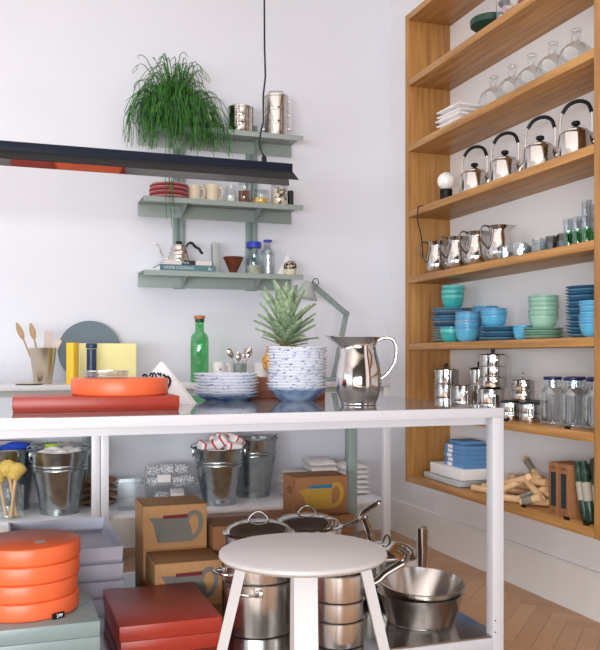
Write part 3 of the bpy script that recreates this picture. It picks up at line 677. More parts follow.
g.lathe([(0, -0.006), (0.166, -0.006), (0.1675, -0.004), (0.1675, 0.004), (0.166, 0.006), (0, 0.006)], 64)
single('round_board', g, M['board'], 'large round slate blue board leaning on the back wall', 'board', (0.438, 4.655, ZCT), 0, rot=(R(-9), 0, 0))
t = thing('yellow_carton', 'tall slim bright yellow carton on the white counter', 'carton', (0.318, 4.30, ZCT), R(-40))
part('carton', G().box(-0.021, -0.021, 0, 0.021, 0.021, 0.205, 0.001), M['yellow'], t)
single('pale_yellow_carton', G().box(0, 0, 0, 0.285, 0.06, 0.205, 0.0015), M['pale_yellow'], 'wide pale yellow carton behind the navy roll on the counter', 'carton', (0.362, 4.42, ZCT), 0)
t = thing('navy_mill', 'slim navy blue pepper mill before the pale yellow carton', 'mill', (0.414, 4.345, ZCT))
part('body', G().lathe([(0, 0), (0.026, 0), (0.027, 0.004), (0.0245, 0.04), (0.0245, 0.176), (0, 0.176)], 28), M['navy'], t)
part('cap', G().lathe([(0, 0.178), (0.027, 0.178), (0.0285, 0.182), (0.0285, 0.198), (0.026, 0.203), (0, 0.203)], 28), M['navy'], t)
t = thing('glass_bottle', 'tall green glass bottle with cork stopper on the counter', 'bottle', (0.968, 4.36, ZCT))
part('glass', G().lathe([(0, 0.006), (0.03, 0.004), (0.043, 0.002), (0.047, 0.008), (0.0475, 0.2), (0.046, 0.236), (0.038, 0.254), (0.026, 0.264), (0.0235, 0.27), (0.0225, 0.325), (0.0225, 0.332)], 36), M['glass_green'], t)
part('neck_ring', G().lathe([(0.0228, 0.318), (0.0238, 0.32), (0.0238, 0.333), (0.02, 0.334)], 28), M['green_cloth'], t)
part('stopper', G().lathe([(0, 0.334), (0.027, 0.334), (0.028, 0.337), (0.028, 0.349), (0.026, 0.352), (0, 0.352)], 28), M['cork'], t)
t = thing('white_cup', 'small white cup with a blue dot behind the plates', 'cup', (1.065, 4.33, ZCT), -YAW)
part('cup', G().lathe([(0, 0), (0.032, 0), (0.034, 0.004), (0.035, 0.108), (0.032, 0.108), (0.031, 0.01), (0, 0.008)], 32), M['white'], t)
part('handle', G().tube(sm([(0.034, 0, 0.095), (0.052, 0, 0.092), (0.056, 0, 0.066), (0.046, 0, 0.045), (0.034, 0, 0.044)]), 0.0045, 8), M['white'], t)
g = G().xf(Matrix.Translation((0.01, -0.0338, 0.07)) @ Matrix.Rotation(PI / 2, 4, 'X')).cyl(0.0055, 0, 0.0015, 14)
part('dot', g, M['blue_lid'], t, 'cobalt blue dot')
single('cutlery_cup', G().lathe([(0, 0), (0.03, 0), (0.031, 0.003), (0.0375, 0.102), (0.035, 0.102), (0.029, 0.006), (0, 0.006)], 32), M['rail'], 'grey green cup holding spoons and a fork behind the plates', 'cup', (1.178, 4.33, ZCT))
def cutlery(kind, label, dx, dy, tx, ty, h):
    b = Vector((1.178 + dx, 4.33 + dy, ZCT + 0.01)); q = Vector((1.178 + tx, 4.33 + ty, ZCT + h)); d = q - b
    g = G().tube([b, b + d * 0.7], 0.0035, 6, 0.6)
    if kind == 'spoon':
        g.tube([b + d * (0.68 + 0.32 * k / 8) for k in range(9)], [max(0.003, 0.0165 * math.sin(PI * (0.1 + 0.88 * k / 8)) ** 0.7) for k in range(9)], 10, 0.35, up=(0.2, 1, 0))
    else:
        p = b + d * 0.7; g.tube([p, p + d * 0.04, p + d * 0.09], [0.0035, 0.01, 0.012], 8, 0.25, up=(0, 1, 0))
        for k in range(4):
            o = Vector((-0.0095 + 0.0063 * k, 0, 0)); g.tube([p + d * 0.08 + o, p + d * 0.3 + o * 1.15], 0.002, 6)
    single(kind, g, M['steel'], label, kind, group='cutlery in the grey green cup')
cutlery('spoon', 'steel spoon leaning farthest left in the grey green cup', 0.01, 0, -0.066, 0.0, 0.185)
cutlery('spoon', 'steel spoon standing in the middle of the grey green cup', 0.0, 0.01, -0.006, 0.012, 0.165)
cutlery('fork', 'steel fork leaning right in the grey green cup', -0.01, 0, 0.038, 0, 0.182)
cutlery('spoon', 'steel spoon leaning farthest right in the grey green cup', 0.0, -0.012, 0.058, -0.008, 0.188)
stack('small_bowl', 'b', 'smallbowl', lambda: straight_bowl_g(0.04, 0.05), ['white'], 3, 0.027, (1.292, 4.33, ZCT), '%s small white bowl of three behind the blue bowl tower', 'bowl', 'small white bowls on the counter')
# desk lamp
t = thing('desk_lamp', 'grey green jointed desk lamp on the counter behind the steel pitcher', 'lamp', (0, 0, 0))
BX, BY = 1.758, 4.45
part('base', G().lathe([(0, ZCT), (0.075, ZCT), (0.078, ZCT + 0.006), (0.075, ZCT + 0.018), (0.02, ZCT + 0.022), (0, ZCT + 0.022)], 36, None, BX, BY), M['rail'], t)
J0 = Vector((BX, BY, ZCT + 0.02)); J1 = Vector((1.835, BY, 1.302)); J2 = Vector((1.632, BY, 1.46))
def arm(a, b):
    w = (b - a).normalized().cross(Vector((0, 1, 0))) * 0.011
    g = G()
    g.tube([a + w, b + w], 0.0055, 8); g.tube([a - w, b - w], 0.0055, 8)
    g.tube([a + w * 0, b], 0.004, 6); return g
part('arm', arm(J0, J1), M['rail'], t); part('arm', arm(J1, J2), M['rail'], t)
g = G()
for j in (J1, J2): g.xf(Matrix.Translation(j) @ Matrix.Rotation(PI / 2, 4, 'X')).cyl(0.017, -0.012, 0.012, 16)
part('joint', g, M['rail'], t)
g = G().xf(Matrix.Translation((1.605, BY, 1.462)) @ Matrix.Rotation(R(12), 4, 'Y'))
g.lathe([(0, 0.016), (0.02, 0.016), (0.026, 0.01), (0.034, -0.012), (0.066, -0.078), (0.067, -0.08), (0.064, -0.08), (0.03, -0.012), (0, 0.006)], 36)
part('lamp_shade', g, M['counter_frame'], t)
part('wire_loop', G().tube(sm([(1.622, BY - 0.02, 1.468), (1.632, BY - 0.02, 1.49), (1.652, BY - 0.02, 1.492), (1.66, BY - 0.02, 1.468), (1.645, BY - 0.015, 1.45)]), 0.0025, 6), M['black'], t)

# ------------------------------------------------------------------ on the mirror top of the table
def lidded_box(name, label, loc, w, d, h, m, rz=0, group=None, handle=True):
    t = thing(name, label, 'box', loc, rz, group)
    part('base', G().box(0.0015, 0.0015, 0, w - 0.0015, d - 0.0015, h - 0.0045, 0.0015), M[m], t)
    part('lid', G().box(0, 0, h * 0.16, w, d, h, 0.0025), M[m], t)
    return t
lidded_box('red_box', 'flat brick red box on the glossy tabletop', (0.021, 2.432, ZT), 0.458, 0.28, 0.041, 'red', R(-1.2))
def round_tray_g(r=0.1425, h=0.049): return G().lathe([(0, 0), (r - 0.0045, 0), (r - 0.001, 0.003), (r, 0.006), (r, h - 0.005), (r - 0.0015, h - 0.0015), (r - 0.0045, h), (0, h)], 72)
single('round_box', round_tray_g(), M['orange'], 'round orange box on the flat red box on the tabletop', 'round box', (0.328, 2.57, ZT + 0.0412))
t = thing('glass_dish', 'shallow round glass dish on the orange box on the tabletop', 'dish', (0.283, 2.54, ZT + 0.0905))
part('dish', G().lathe([(0, 0.003), (0.05, 0.003), (0.058, 0), (0.064, 0.004), (0.066, 0.02), (0.064, 0.022), (0.06, 0.02), (0.056, 0.008), (0.048, 0.007), (0, 0.007)], 40), M['glass_ring'], t)
part('rim', G().lathe([(0.0605, 0.0205), (0.0665, 0.0205), (0.0665, 0.0225), (0.0605, 0.0225), (0.0605, 0.0205)], 40), M['steel'], t, 'bright metal rim')
t = thing('folded_card', 'white folded card with black brush drawing standing behind the red box', 'card', (0.485, 2.775, ZT), -YAW)
part('card', napkin('', (0, 0, 0), 0, 0.225, 0.137, 0.05, 'paper'), M['paper'], t, smooth=False)
g = G()
tilt = math.atan2(0.025, 0.137)
g.xf(Matrix.Translation((-0.002, -0.0254, 0.008)) @ Matrix.Rotation(-tilt, 4, 'X'))
def stroke(pts, r): g.tube(sm([(x, -0.0006, z) for x, z in pts], 3), r, 6, 0.25, up=(0, 1, 0))
stroke([(-0.055, 0.083), (-0.047, 0.089), (-0.040, 0.083), (-0.046, 0.078)], 0.004)
stroke([(-0.032, 0.083), (-0.026, 0.094), (-0.020, 0.086), (-0.026, 0.080)], 0.003)
stroke([(-0.020, 0.096), (-0.012, 0.09), (-0.010, 0.08)], 0.003)
stroke([(-0.006, 0.096), (-0.001, 0.088), (0.004, 0.094), (0.006, 0.082)], 0.003)
stroke([(0.012, 0.09), (0.022, 0.08), (0.024, 0.062), (0.018, 0.042)], 0.0045)
stroke([(0.026, 0.085), (0.036, 0.072), (0.034, 0.055), (0.022, 0.036)], 0.0042)
stroke([(0.014, 0.066), (0.016, 0.05)], 0.003)
part('drawing', g, M['black'], t, 'black brush drawing')

stack('plate', 'plate', 'speckplate', lambda: plate_g(0.116, 0.021, 0.66), ['speck_blue'] + ['speck'] * 7, 8, 0.0108, (0.745, 2.915, ZT), '%s blue speckled plate of the low pile on the table', 'plate', 'speckled plates on the table', 0.003, 3)
stack('bowl', 'bowl', 'speckbowl', lambda: cone_bowl_g(0.106, 0.043), ['speck_blue'] + ['speck'] * 14, 15, 0.0104, (0.968, 2.80, ZT), '%s blue speckled bowl of the tall tower before the pineapple', 'bowl', 'speckled bowls on the table', 0.003, 5)
single('wooden_block', G().box(-0.145, -0.06, 0, 0.145, 0.06, 0.078, 0.003), M['wood_red'], 'reddish wooden block behind the bowl tower', 'block', (1.005, 3.03, ZT), -YAW)
# pineapple
t = thing('pineapple', 'whole pineapple with spiky crown standing behind the bowl tower', 'pineapple', (1.003, 3.03, ZT + 0.0785))
def rind(r, z, th):
    q = 0.5 + 0.5 * math.sin(8 * th + z * 95) * math.sin(8 * th - z * 95)
    return r * (1 + 0.07 * q), z
fp = [(0, 0.0), (0.045, 0.004)] + [(0.084 * math.sin(PI * (0.2 + 0.62 * k / 26)) ** 0.6, 0.006 + 0.108 * k / 26) for k in range(27)] + [(0.03, 0.117), (0, 0.119)]
part('fruit', G().lathe(fp, 64, rind), M['pine'], t)
rnd = random.Random(4)
leafm = []
for k in range(6):
    L = 1.0; g = G(); n = 8; w = 0.2
    vs = []
    for i in range(n + 1):
        u = i / n; ww = w * (1 - u) ** 0.62 * (0.75 + 0.6 * u) * 0.5 + 0.002; x = 0.10 * u ** 1.8 * (0.3 + 0.9 * k)
        vs += [(x - 0.03, -ww, u), (x, -ww * 0.4, u - 0.0), (x + 0.012, 0, u), (x, ww * 0.4, u), (x - 0.03, ww, u)]
    fs = []
    for i in range(n):
        for j in range(4): a = i * 5 + j; fs.append((a, a + 1, a + 6, a + 5))
    nv = len(vs); vs2 = [(x - 0.014, y, z) for x, y, z in vs]; fs += [tuple(nv + q for q in f[::-1]) for f in fs]
    for i in range(n): fs += [(i * 5, i * 5 + 5, nv + i * 5 + 5, nv + i * 5), (i * 5 + 4, nv + i * 5 + 4, nv + i * 5 + 9, i * 5 + 9)]
    g.add(vs + vs2, fs); leafm.append(g.mesh('leaf', M['leaf2']))
for i in range(50):
    u = i / 49.0; az = i * 2.39996
    tilt = R(84 * (1 - u) ** 0.95 * (0.88 if u < 0.25 else 1.0) + rnd.uniform(-5, 5) + 3)
    Ls = 0.075 + 0.075 * min(1, u / 0.45) + 0.03 * max(0, u - 0.55) / 0.45 + rnd.uniform(-.012, .016)
    o = link('leaf', leafm[(i * 5) % 3], t)
    o.matrix_local = Matrix.Translation((0, 0, 0.098 + 0.086 * u)) @ Matrix.Rotation(az, 4, 'Z') @ Matrix.Rotation(tilt, 4, 'Y') @ Matrix.Diagonal((Ls, Ls * 2.0, Ls, 1))
t = thing('pitcher', 'large polished steel bell pitcher with loop handle on the table', 'pitcher', (1.076, 2.505, ZT), -YAW)
pitcher_parts(t, 0.219, 'steel')

# ------------------------------------------------------------------ lower shelf of the counters
def bucket(label, loc, rt, rb, h, rz, bail=-1):
    t = thing('bucket', label, 'bucket', loc, rz, 'galvanised buckets on the counter shelf')
    def rr(z): return rb + (rt - rb) * z / h
    p = [(0, 0.012), (rb - 0.006, 0.012), (rb - 0.005, 0), (rb + 0.001, 0), (rb + 0.001, 0.03), (rb - 0.002, 0.032)]
    for c in (0.70, 0.76):
        for dz, dr in ((-0.008, 0), (-0.004, 0.003), (0.0, 0.0035), (0.004, 0.003), (0.008, 0)): p.append((rr(c * h) + dr, c * h + dz))
    p += [(rr(h - 0.008), h - 0.008), (rt + 0.004, h - 0.006), (rt + 0.006, h - 0.002), (rt + 0.004, h + 0.002), (rt - 0.001, h), (rr(h * 0.5) - 0.003, h * 0.5), (rb - 0.003, 0.016), (0, 0.015)]
    part('body', G().lathe(p, 56), M['zinc'], t)
    for s in (-1, 1):
        g = G(); x = s * rt; g.box(x - 0.004, -0.016, h - 0.045, x + 0.005, 0.016, h - 0.004, 0.0015)
        g.xf(Matrix.Translation((s * (rt + 0.008), 0, h + 0.004))).lathe([(0.005, -0.004), (0.009, 0), (0.005, 0.004), (0.002, 0), (0.005, -0.004)], 12)
        part('ear', g, M['zinc'], t)
    pts = [((rt + 0.008) * math.cos(a), bail * (rt + 0.008) * math.sin(a) * 0.97, h + 0.012 + 0.012 * math.sin(a)) for a in [PI * k / 20 for k in range(21)]]
    part('bail', G().tube(pts, 0.0032, 8), M['steel'], t)
    return t
bucket('galvanised bucket of white packs, left of the double white post', (0.262, 4.375, ZCS), 0.146, 0.095, 0.312, R(8), 1)
bucket('galvanised bucket with blue scrubber at the left picture edge', (0.03, 4.575, ZCS), 0.146, 0.095, 0.312, R(20), 1)
bucket('galvanised bucket of red and white packs in front of another bucket', (1.075, 4.37, ZCS), 0.137, 0.092, 0.296, R(-12), 1)
bucket('galvanised bucket behind the one with red and white packs', (1.318, 4.56, ZCS), 0.137, 0.092, 0.325, R(15), -1)
rnd = random.Random(11)
for i, (dx, dy, dz, rx) in enumerate([(-0.075, -0.05, 0.290, 0.05), (0.0, -0.085, 0.294, 0.045), (0.075, -0.04, 0.292, 0.05), (-0.03, 0.03, 0.300, 0.05), (0.05, 0.055, 0.296, 0.05)]):
    w = ['leftmost', 'front', 'rightmost', 'rear left', 'rear right'][i]
    single('white_pack', G().blob((0, 0, 0), (rx, rx * 0.8, 0.03), 20 + i, 0.3, 16, 10), M['white'], 'soft white pack in the left bucket of white packs, the %s of five' % w, 'pack', (0.262 + dx, 4.375 + dy, ZCS + dz), i, 'white packs in the left bucket')
single('lime_soap', G().box(-0.028, -0.02, -0.012, 0.028, 0.02, 0.012, 0.006), M['lime'], 'lime green soap bar between the white packs', 'soap', (0.225, 4.42, ZCS + 0.327), 0.4)
single('scrub_pad', G().blob((0, 0, 0), (0.075, 0.05, 0.03), 5, 0.25, 18, 10), M['scrub'], 'cobalt blue scrubber in the bucket at the left edge', 'scrubber', (0.06, 4.55, ZCS + 0.315), 0.2)
single('dark_pad', G().blob((0, 0, 0), (0.055, 0.05, 0.024), 6, 0.2, 16, 9), M['darklid'], 'dark scrubber beside the cobalt blue one', 'scrubber', (-0.075, 4.55, ZCS + 0.312), 0.2)
for i, (dx, dy, dz, ry, rz) in enumerate([(-0.075, -0.035, 0.305, 0.1, 0.3), (-0.012, -0.06, 0.33, -0.6, -0.35), (0.055, -0.075, 0.304, 0.15, 0.2), (0.085, -0.02, 0.33, 0.5, 0.6), (0.035, 0.02, 0.348, -0.2, 0.8), (0.0, 0.07, 0.318, 0.3, 1.2)]):
    w = ['leftmost, lying flat', 'tilted high at the front', 'lowest at the front right', 'leaning on the right rim', 'lying highest in the middle', 'at the back'][i]
    t = thing('wrapped_sponge', 'red and white wrapped sponge in the bucket, %s' % w, 'sponge', (1.075 + dx, 4.37 + dy, ZCS + dz), rz, 'wrapped sponges in the bucket')
    t.rotation_euler = (0.25, ry, rz)
    part('sponge', G().box(-0.042, -0.036, -0.026, 0.042, 0.036, 0.026, 0.012, 3), M['white'], t)
    g = G(); g.box(-0.034, -0.0375, -0.0275, -0.022, 0.0375, 0.0275, 0.004, 2)
    if i in (1, 3, 4): g.box(0.012, -0.0375, -0.0275, 0.024, 0.0375, 0.0275, 0.005, 2)
    part('wrapper_band', g, M['redpack'], t)
# brushes in a glass
t = single('tumbler_vase', G().lathe([(0, 0.006), (0.055, 0.004), (0.06, 0.01), (0.062, 0.155), (0.06, 0.157)], 32), M['glass'], 'clear glass holding straw dish brushes at the left edge', 'vase', (0.03, 4.29, ZCS))
for i, (dx, dy, tx, ty) in enumerate([(-0.02, 0, -0.055, 0.02), (0.01, 0.01, 0.02, 0.03), (0.0, -0.02, 0.025, -0.03), (0.025, 0, -0.01, -0.01)]):
    w = ['farthest left', 'at the back', 'at the front', 'in the middle'][i]
    t = thing('dish_brush', 'straw dish brush with wooden handle in the clear glass, %s' % w, 'brush', (0.03 + dx, 4.29 + dy, ZCS + 0.012), 0, 'dish brushes in the glass')
    q = Vector((tx - dx, ty - dy, 0.185 + 0.012 * i))
    part('handle', G().tube([(0, 0, 0), q], 0.0075, 10), M['beech'], t)
    part('bristles', G().blob(q + Vector((0, 0, 0.01)), (0.042, 0.04, 0.04), 30 + i, 0.25, 16, 10), M['bristle_y'], t)
for i in range(4):
    single('jute_sack', G().blob((0, 0, 0), (0.095, 0.095, 0.0165), 40 + i, 0.12, 28, 10), M['sack'], '%s folded jute sack of the pile behind the double white post' % nth(3 - i, 4), 'sack', (0.47 + 0.006 * (i % 2), 4.575, ZCS + 0.018 + i * 0.0355), 0.05 * i, 'jute sacks on the counter shelf')
def plastic_bin(label, loc, w, d, h, rz):
    t = thing('plastic_bin', label, 'bin', loc, rz, 'clear plastic bins on the counter shelf')
    g = G(); a, b = 0.86, 1.0; e = 0.002
    def q(s, z): return [(-w / 2 * s, -d / 2 * s, z), (w / 2 * s, -d / 2 * s, z), (w / 2 * s, d / 2 * s, z), (-w / 2 * s, d / 2 * s, z)]
    g.add(q(a, 0.002) + q(b, h), [(3, 2, 1, 0), (0, 1, 5, 4), (1, 2, 6, 5), (2, 3, 7, 6), (3, 0, 4, 7)])
    part('tub', g, M['glass_soft'], t, smooth=False)
    g = G(); g.box(-w / 2 - .008, -d / 2 - .008, h, w / 2 + .008, -d / 2 + .006, h + .007, .002).box(-w / 2 - .008, d / 2 - .006, h, w / 2 + .008, d / 2 + .008, h + .007, .002)
    g.box(-w / 2 - .008, -d / 2 + .006, h, -w / 2 + .006, d / 2 - .006, h + .007, .002).box(w / 2 - .006, -d / 2 + .006, h, w / 2 + .008, d / 2 - .006, h + .007, .002)
    part('rim', g, M['glass_soft'], t); return t
plastic_bin('clear plastic bin heaped with black and white soap packets', (0.815, 4.42, ZCS), 0.26, 0.2, 0.125, R(-6))
plastic_bin('empty clear plastic bin left of the soap packets', (0.605, 4.37, ZCS), 0.12, 0.17, 0.14, R(-8))
for i, (dx, dy, dz, rz, tilt, mm) in enumerate([(-0.075, 0.04, 0.165, 0.3, 0.5, 'packet'), (0.0, 0.05, 0.17, -0.1, 0.4, 'packet'), (0.075, 0.05, 0.168, 0.2, 0.4, 'packet'), (-0.085, -0.02, 0.115, 0.1, 0.2, 'packet'),
                                            (-0.035, -0.065, 0.128, -0.15, 0.9, 'white'), (0.04, -0.055, 0.115, 0.1, 0.3, 'packet'), (0.09, -0.03, 0.118, 0.3, 0.25, 'packet'), (0.03, -0.075, 0.055, 0.0, 0.8, 'white'), (-0.05, -0.06, 0.048, 0.1, 0.2, 'packet'), (0.03, 0.03, 0.1, 0.2, 0.1, 'packet')]):
    w = ['high at the back left', 'high at the back middle', 'high at the back right', 'at the left end', 'standing plain white at the front', 'in front of the middle', 'at the right end', 'plain white low at the front right', 'low at the front left', 'under the back row'][i]
    o = single('soap_packet', G().box(-0.036, -0.024, -0.02, 0.036, 0.024, 0.02, 0.007, 3), M[mm], 'wrapped soap packet in the clear bin, %s' % w, 'packet', (0.815 + dx, 4.42 + dy, ZCS + dz + 0.012), rz, 'soap packets in the clear bin')
    o.rotation_euler = (tilt, 0, rz)
def cloth_g(w, d, h, seed):
    rnd = random.Random(seed); g = G(); n = 14; m = 8
    ph = rnd.uniform(0, 6); vs = []; 
    for lay in (0, 1):
        for j in range(m + 1):
            for i in range(n + 1):
                x = -w / 2 + w * i / n; y = -d / 2 + d * j / m
                e = min(i, n - i, j, m - j); rd = 0.35 if e == 0 else 0.0
                z = 0.0018 * math.sin(x * 50 + ph) + 0.0015 * math.sin(y * 60 + ph * 2)
                vs.append((x, y, (h * (1 - rd) if lay else h * rd) + (z if lay else z * 0.6)))
    k = (n + 1) * (m + 1); fs = []
    for j in range(m):
        for i in range(n):
            a = j * (n + 1) + i; fs.append((a, a + n + 1, a + n + 2, a + 1)); fs.append((k + a, k + a + 1, k + a + n + 2, k + a + n + 1))
    for i in range(n): fs.append((i, i + 1, k + i + 1, k + i)); b = m * (n + 1) + i; fs.append((b + 1, b, k + b, k + b + 1))
    for j in range(m): a = j * (n + 1); fs.append((a + n + 1, a, k + a, k + a + n + 1)); b = a + n; fs.append((b, b + n + 1, k + b + n + 1, k + b))
    return g.add(vs, fs)
def cloths(n, loc, w, d, h, label, group, rz=0, seed=1):
    rnd = random.Random(seed); ms = [cloth_g(w, d, h * 0.95, seed + 3 * k).mesh('folded_cloth', M['cloth']) for k in range(min(n, 3))]
    for i in range(n): single('folded_cloth', ms[i % len(ms)], None, label % nth(n - 1 - i, n), 'cloth', (loc[0] + rnd.uniform(-.006, .006), loc[1], loc[2] + 0.002 + i * h), rz + rnd.uniform(-.05, .05), group)
cloths(6, (1.54, 4.47, ZCS), 0.125, 0.2, 0.023, '%s folded white cloth of the pile right of the buckets', 'white cloths, left pile', 0.1, 3)
cloths(6, (1.692, 4.50, ZCS), 0.15, 0.2, 0.0325, '%s folded white cloth of the pile behind the yellow pot box', 'white cloths, middle pile', -0.05, 9)
cloths(6, (1.862, 4.47, ZCS), 0.15, 0.2, 0.028, '%s folded white cloth of the pile by the rear table leg', 'white cloths, right pile', 0.08, 15)

# ------------------------------------------------------------------ on the lower deck: left stacks
ZDk = ZD
for i in range(4):
    lidded_box('grey_box', '%s flat grey green box of the pile under the round orange boxes' % nth(3 - i, 4), (-0.16, 2.236, ZDk + i * 0.0402), 0.395, 0.30, 0.0398, 'greybox', 0, 'flat grey green boxes')
top_o = None
for i in range(4):
    o = single('round_box', round_tray_g(0.138, 0.0465), M['orange'], '%s round orange box of the pile on the grey green boxes' % nth(3 - i, 4), 'round box', (0.058 + (0.0, -0.003, 0.002, 0.0035)[i], 2.415, ZDk + 0.161 + i * 0.0468), 0, 'pile of round orange boxes')
    if i == 3:
        part('sticker', G().lathe([(0, 0.0466), (0.016, 0.0466), (0.016, 0.0471), (0, 0.0471)], 24, None, 0.03, -0.045), M['counter_frame'], o, 'small pale round sticker')
t = thing('price_tag', 'small black price tag leaning against the orange boxes', 'price tag', (0.136, 2.29, ZDk + 0.161), 0.5)
part('tag', G().box(-0.0165, 0, 0, 0.0165, 0.008, 0.014, 0.0008), M['black'], t)
text('price', '299', 0.012, M['paper'], t, (0.001, -0.0005, 0.0072), (PI / 2, 0, 0))
g = G(); g.box(-0.012, -0.004, 0, 0.012, 0.004, 0.0012, 0.0004)
single('sticker', g, M['bluebook'], 'small blue grey sticker on the top grey green box', 'sticker', (0.212, 2.40, ZDk + 0.1608), 0.1)
def tray(label, loc, w, d, h):
    t = thing('metal_tray', label, 'tray', loc, 0, 'aluminium trays')
    g = G(); e = 0.0025; i = 0.006
    def q(ins, z): return [(ins, ins, z), (w - ins, ins, z), (w - ins, d - ins, z), (ins, d - ins, z)]
    rings = [q(0.006, 0), q(0.003, 0.010), q(0, h - 0.003), q(-0.003, h), q(0.004, h), q(i + 0.004, 0.014), q(0.018, 0.004)]
    vs = [p for r_ in rings for p in r_]; fs = [(3, 2, 1, 0)]
    for a in range(len(rings) - 1):
        for k in range(4): k2 = (k + 1) % 4; fs.append((a * 4 + k, a * 4 + k2, a * 4 + 4 + k2, a * 4 + 4 + k))
    b = (len(rings) - 1) * 4; fs.append((b, b + 1, b + 2, b + 3)); g.add(vs, fs)
    part('pan', g, M['alu'], t, smooth=False)
for i in range(4):
    tray('%s aluminium oven tray of the pile behind the orange boxes' % nth(3 - i, 4), (0.018, 2.815, ZDk + i * 0.0562), 0.352, 0.53, 0.056)
for i in range(2):
    lidded_box('red_box', '%s brick red box of the two lying on the lower deck' % ('upper', 'lower')[1 - i], (0.304 + (0.004 if i == 0 else 0), 2.40, ZDk + i * 0.0437), 0.296, 0.405, 0.0432, 'red', 0, 'brick red boxes on the lower deck')

# ------------------------------------------------------------------ kraft cartons with printed pots
def kraft(label, loc, w, d, h, m='kraft', pot=None, band=None, rz=0, prints=False):
    t = thing('carton', label, 'carton', loc, rz, 'brown cardboard cartons')
    part('carton', G().box(0, 0, 0, w, d, h, 0.0018), M[m], t)
    g = G(); z = h + 0.0002
    g.box(0.004, d * 0.10, z, w - 0.004, d * 0.10 + 0.002, z + 0.0004); g.box(0.004, 0.002, z, 0.006, d - 0.004, z + 0.0004)
    g.box(-0.0006, d * 0.1, h * 0.80, 0, d * 0.12, h * 0.99)
    part('flap_seam', g, M['kraft_edge'], t, smooth=False)
    if pot:
        s = h / 0.155; k = w / 0.23
        def P(pts): return [(x * k, zz * s) for x, zz in pts]
        body = P([(0.052, 0.022), (0.178, 0.022), (0.174, 0.062), (0.160, 0.108), (0.076, 0.108), (0.062, 0.112), (0.020, 0.113), (0.036, 0.088), (0.043, 0.05)]) if pot == 'print_grey' else \
            P([(0.052, 0.022), (0.160, 0.022), (0.158, 0.112), (0.058, 0.112), (0.014, 0.100), (0.034, 0.078)])
        part('printed_pot', G().prism(body, -0.0007, 0), M[pot], t, smooth=False)
        hn = [(0.158, 0.100), (0.168, 0.118), (0.186, 0.126), (0.202, 0.116), (0.208, 0.092), (0.204, 0.064), (0.190, 0.042), (0.174, 0.036)] if pot == 'print_grey' else [(0.156, 0.104), (0.170, 0.120), (0.188, 0.120), (0.202, 0.1), (0.203, 0.07), (0.19, 0.045), (0.172, 0.034), (0.158, 0.032)]
        g = G(); hv = sm([(x * k, 0, zz * s) for x, zz in hn], 3)
        out = []; inn = []
        for i, p in enumerate(hv):
            tt = (hv[min(i + 1, len(hv) - 1)] - hv[max(i - 1, 0)]).normalized(); nr = Vector((-tt.z, 0, tt.x)) * 0.0082
            out.append(p + nr); inn.append(p - nr)
        for i in range(len(hv) - 1):
            vs = [(*v,) for v in (out[i], out[i + 1], inn[i + 1], inn[i])]
            vs = [(v[0], -0.0009, v[2]) for v in vs] + [(v[0], 0, v[2]) for v in vs]
            g.add(vs, [(0, 1, 2, 3), (7, 6, 5, 4), (0, 4, 5, 1), (2, 6, 7, 3)])
        part('printed_handle', g, M[pot], t, smooth=False)
        if pot == 'print_grey':
            ln = P([(0.052, 0.022), (0.058, 0.064), (0.070, 0.108)])
            part('printed_outline', G().tube([(x, -0.0008, zz) for x, zz in ln], 0.0007, 4), M['print_line'], t)
        b0 = P([(0.070, 0.107), (0.160, 0.107), (0.160, 0.121), (0.070, 0.119)]) if pot == 'print_grey' else P([(0.058, 0.107), (0.160, 0.107), (0.160, 0.121), (0.058, 0.118)])
        part('printed_band', G().prism(b0, -0.0011, 0), M[band], t, smooth=False)
    if prints:
        g = G()
        for (y0, y1, z0) in ((0.05, 0.10, 0.66), (0.05, 0.11, 0.60), (0.05, 0.09, 0.54), (0.06, 0.075, 0.16), (0.06, 0.075, 0.2)):
            g.box(-0.0006, y0, h * z0, 0, y1, h * z0 + 0.005)
        part('side_print', g, M['kraft_edge'], t, smooth=False)
    return t
kraft('plain brown carton under the carton with the grey pot picture', (0.4675, 3.022, ZDk), 0.23, 0.2, 0.155)
kraft('upper brown carton printed with grey pot and dark red band', (0.467, 3.02, ZDk + 0.1562), 0.23, 0.2, 0.155, 'kraft', 'print_grey', 'print_red')
kraft('lower brown carton with grey pot picture, half hidden by red boxes', (0.474, 2.815, ZDk), 0.23, 0.198, 0.152, 'kraft', 'print_grey', 'print_red')
kraft('plain brown carton behind the stockpot, upper one', (0.712, 2.98, ZDk + 0.1162), 0.2, 0.18, 0.115, 'kraft_dark')
kraft('plain brown carton behind the stockpot, lower one', (0.712, 2.98, ZDk), 0.2, 0.18, 0.115, 'kraft_dark')
kraft('brown carton printed with ochre pot and blue band, topmost of its pile', (1.087, 3.16, ZDk + 0.216), 0.222, 0.16, 0.151, 'kraft_dark', 'print_yellow', 'print_blue', prints=True)
kraft('brown carton directly under the ochre pot carton', (1.02, 3.12, ZDk + 0.108), 0.30, 0.2, 0.107, 'kraft_dark')
kraft('brown carton lowest in the pile with the ochre pot', (1.03, 3.12, ZDk), 0.29, 0.2, 0.107, 'kraft_dark')

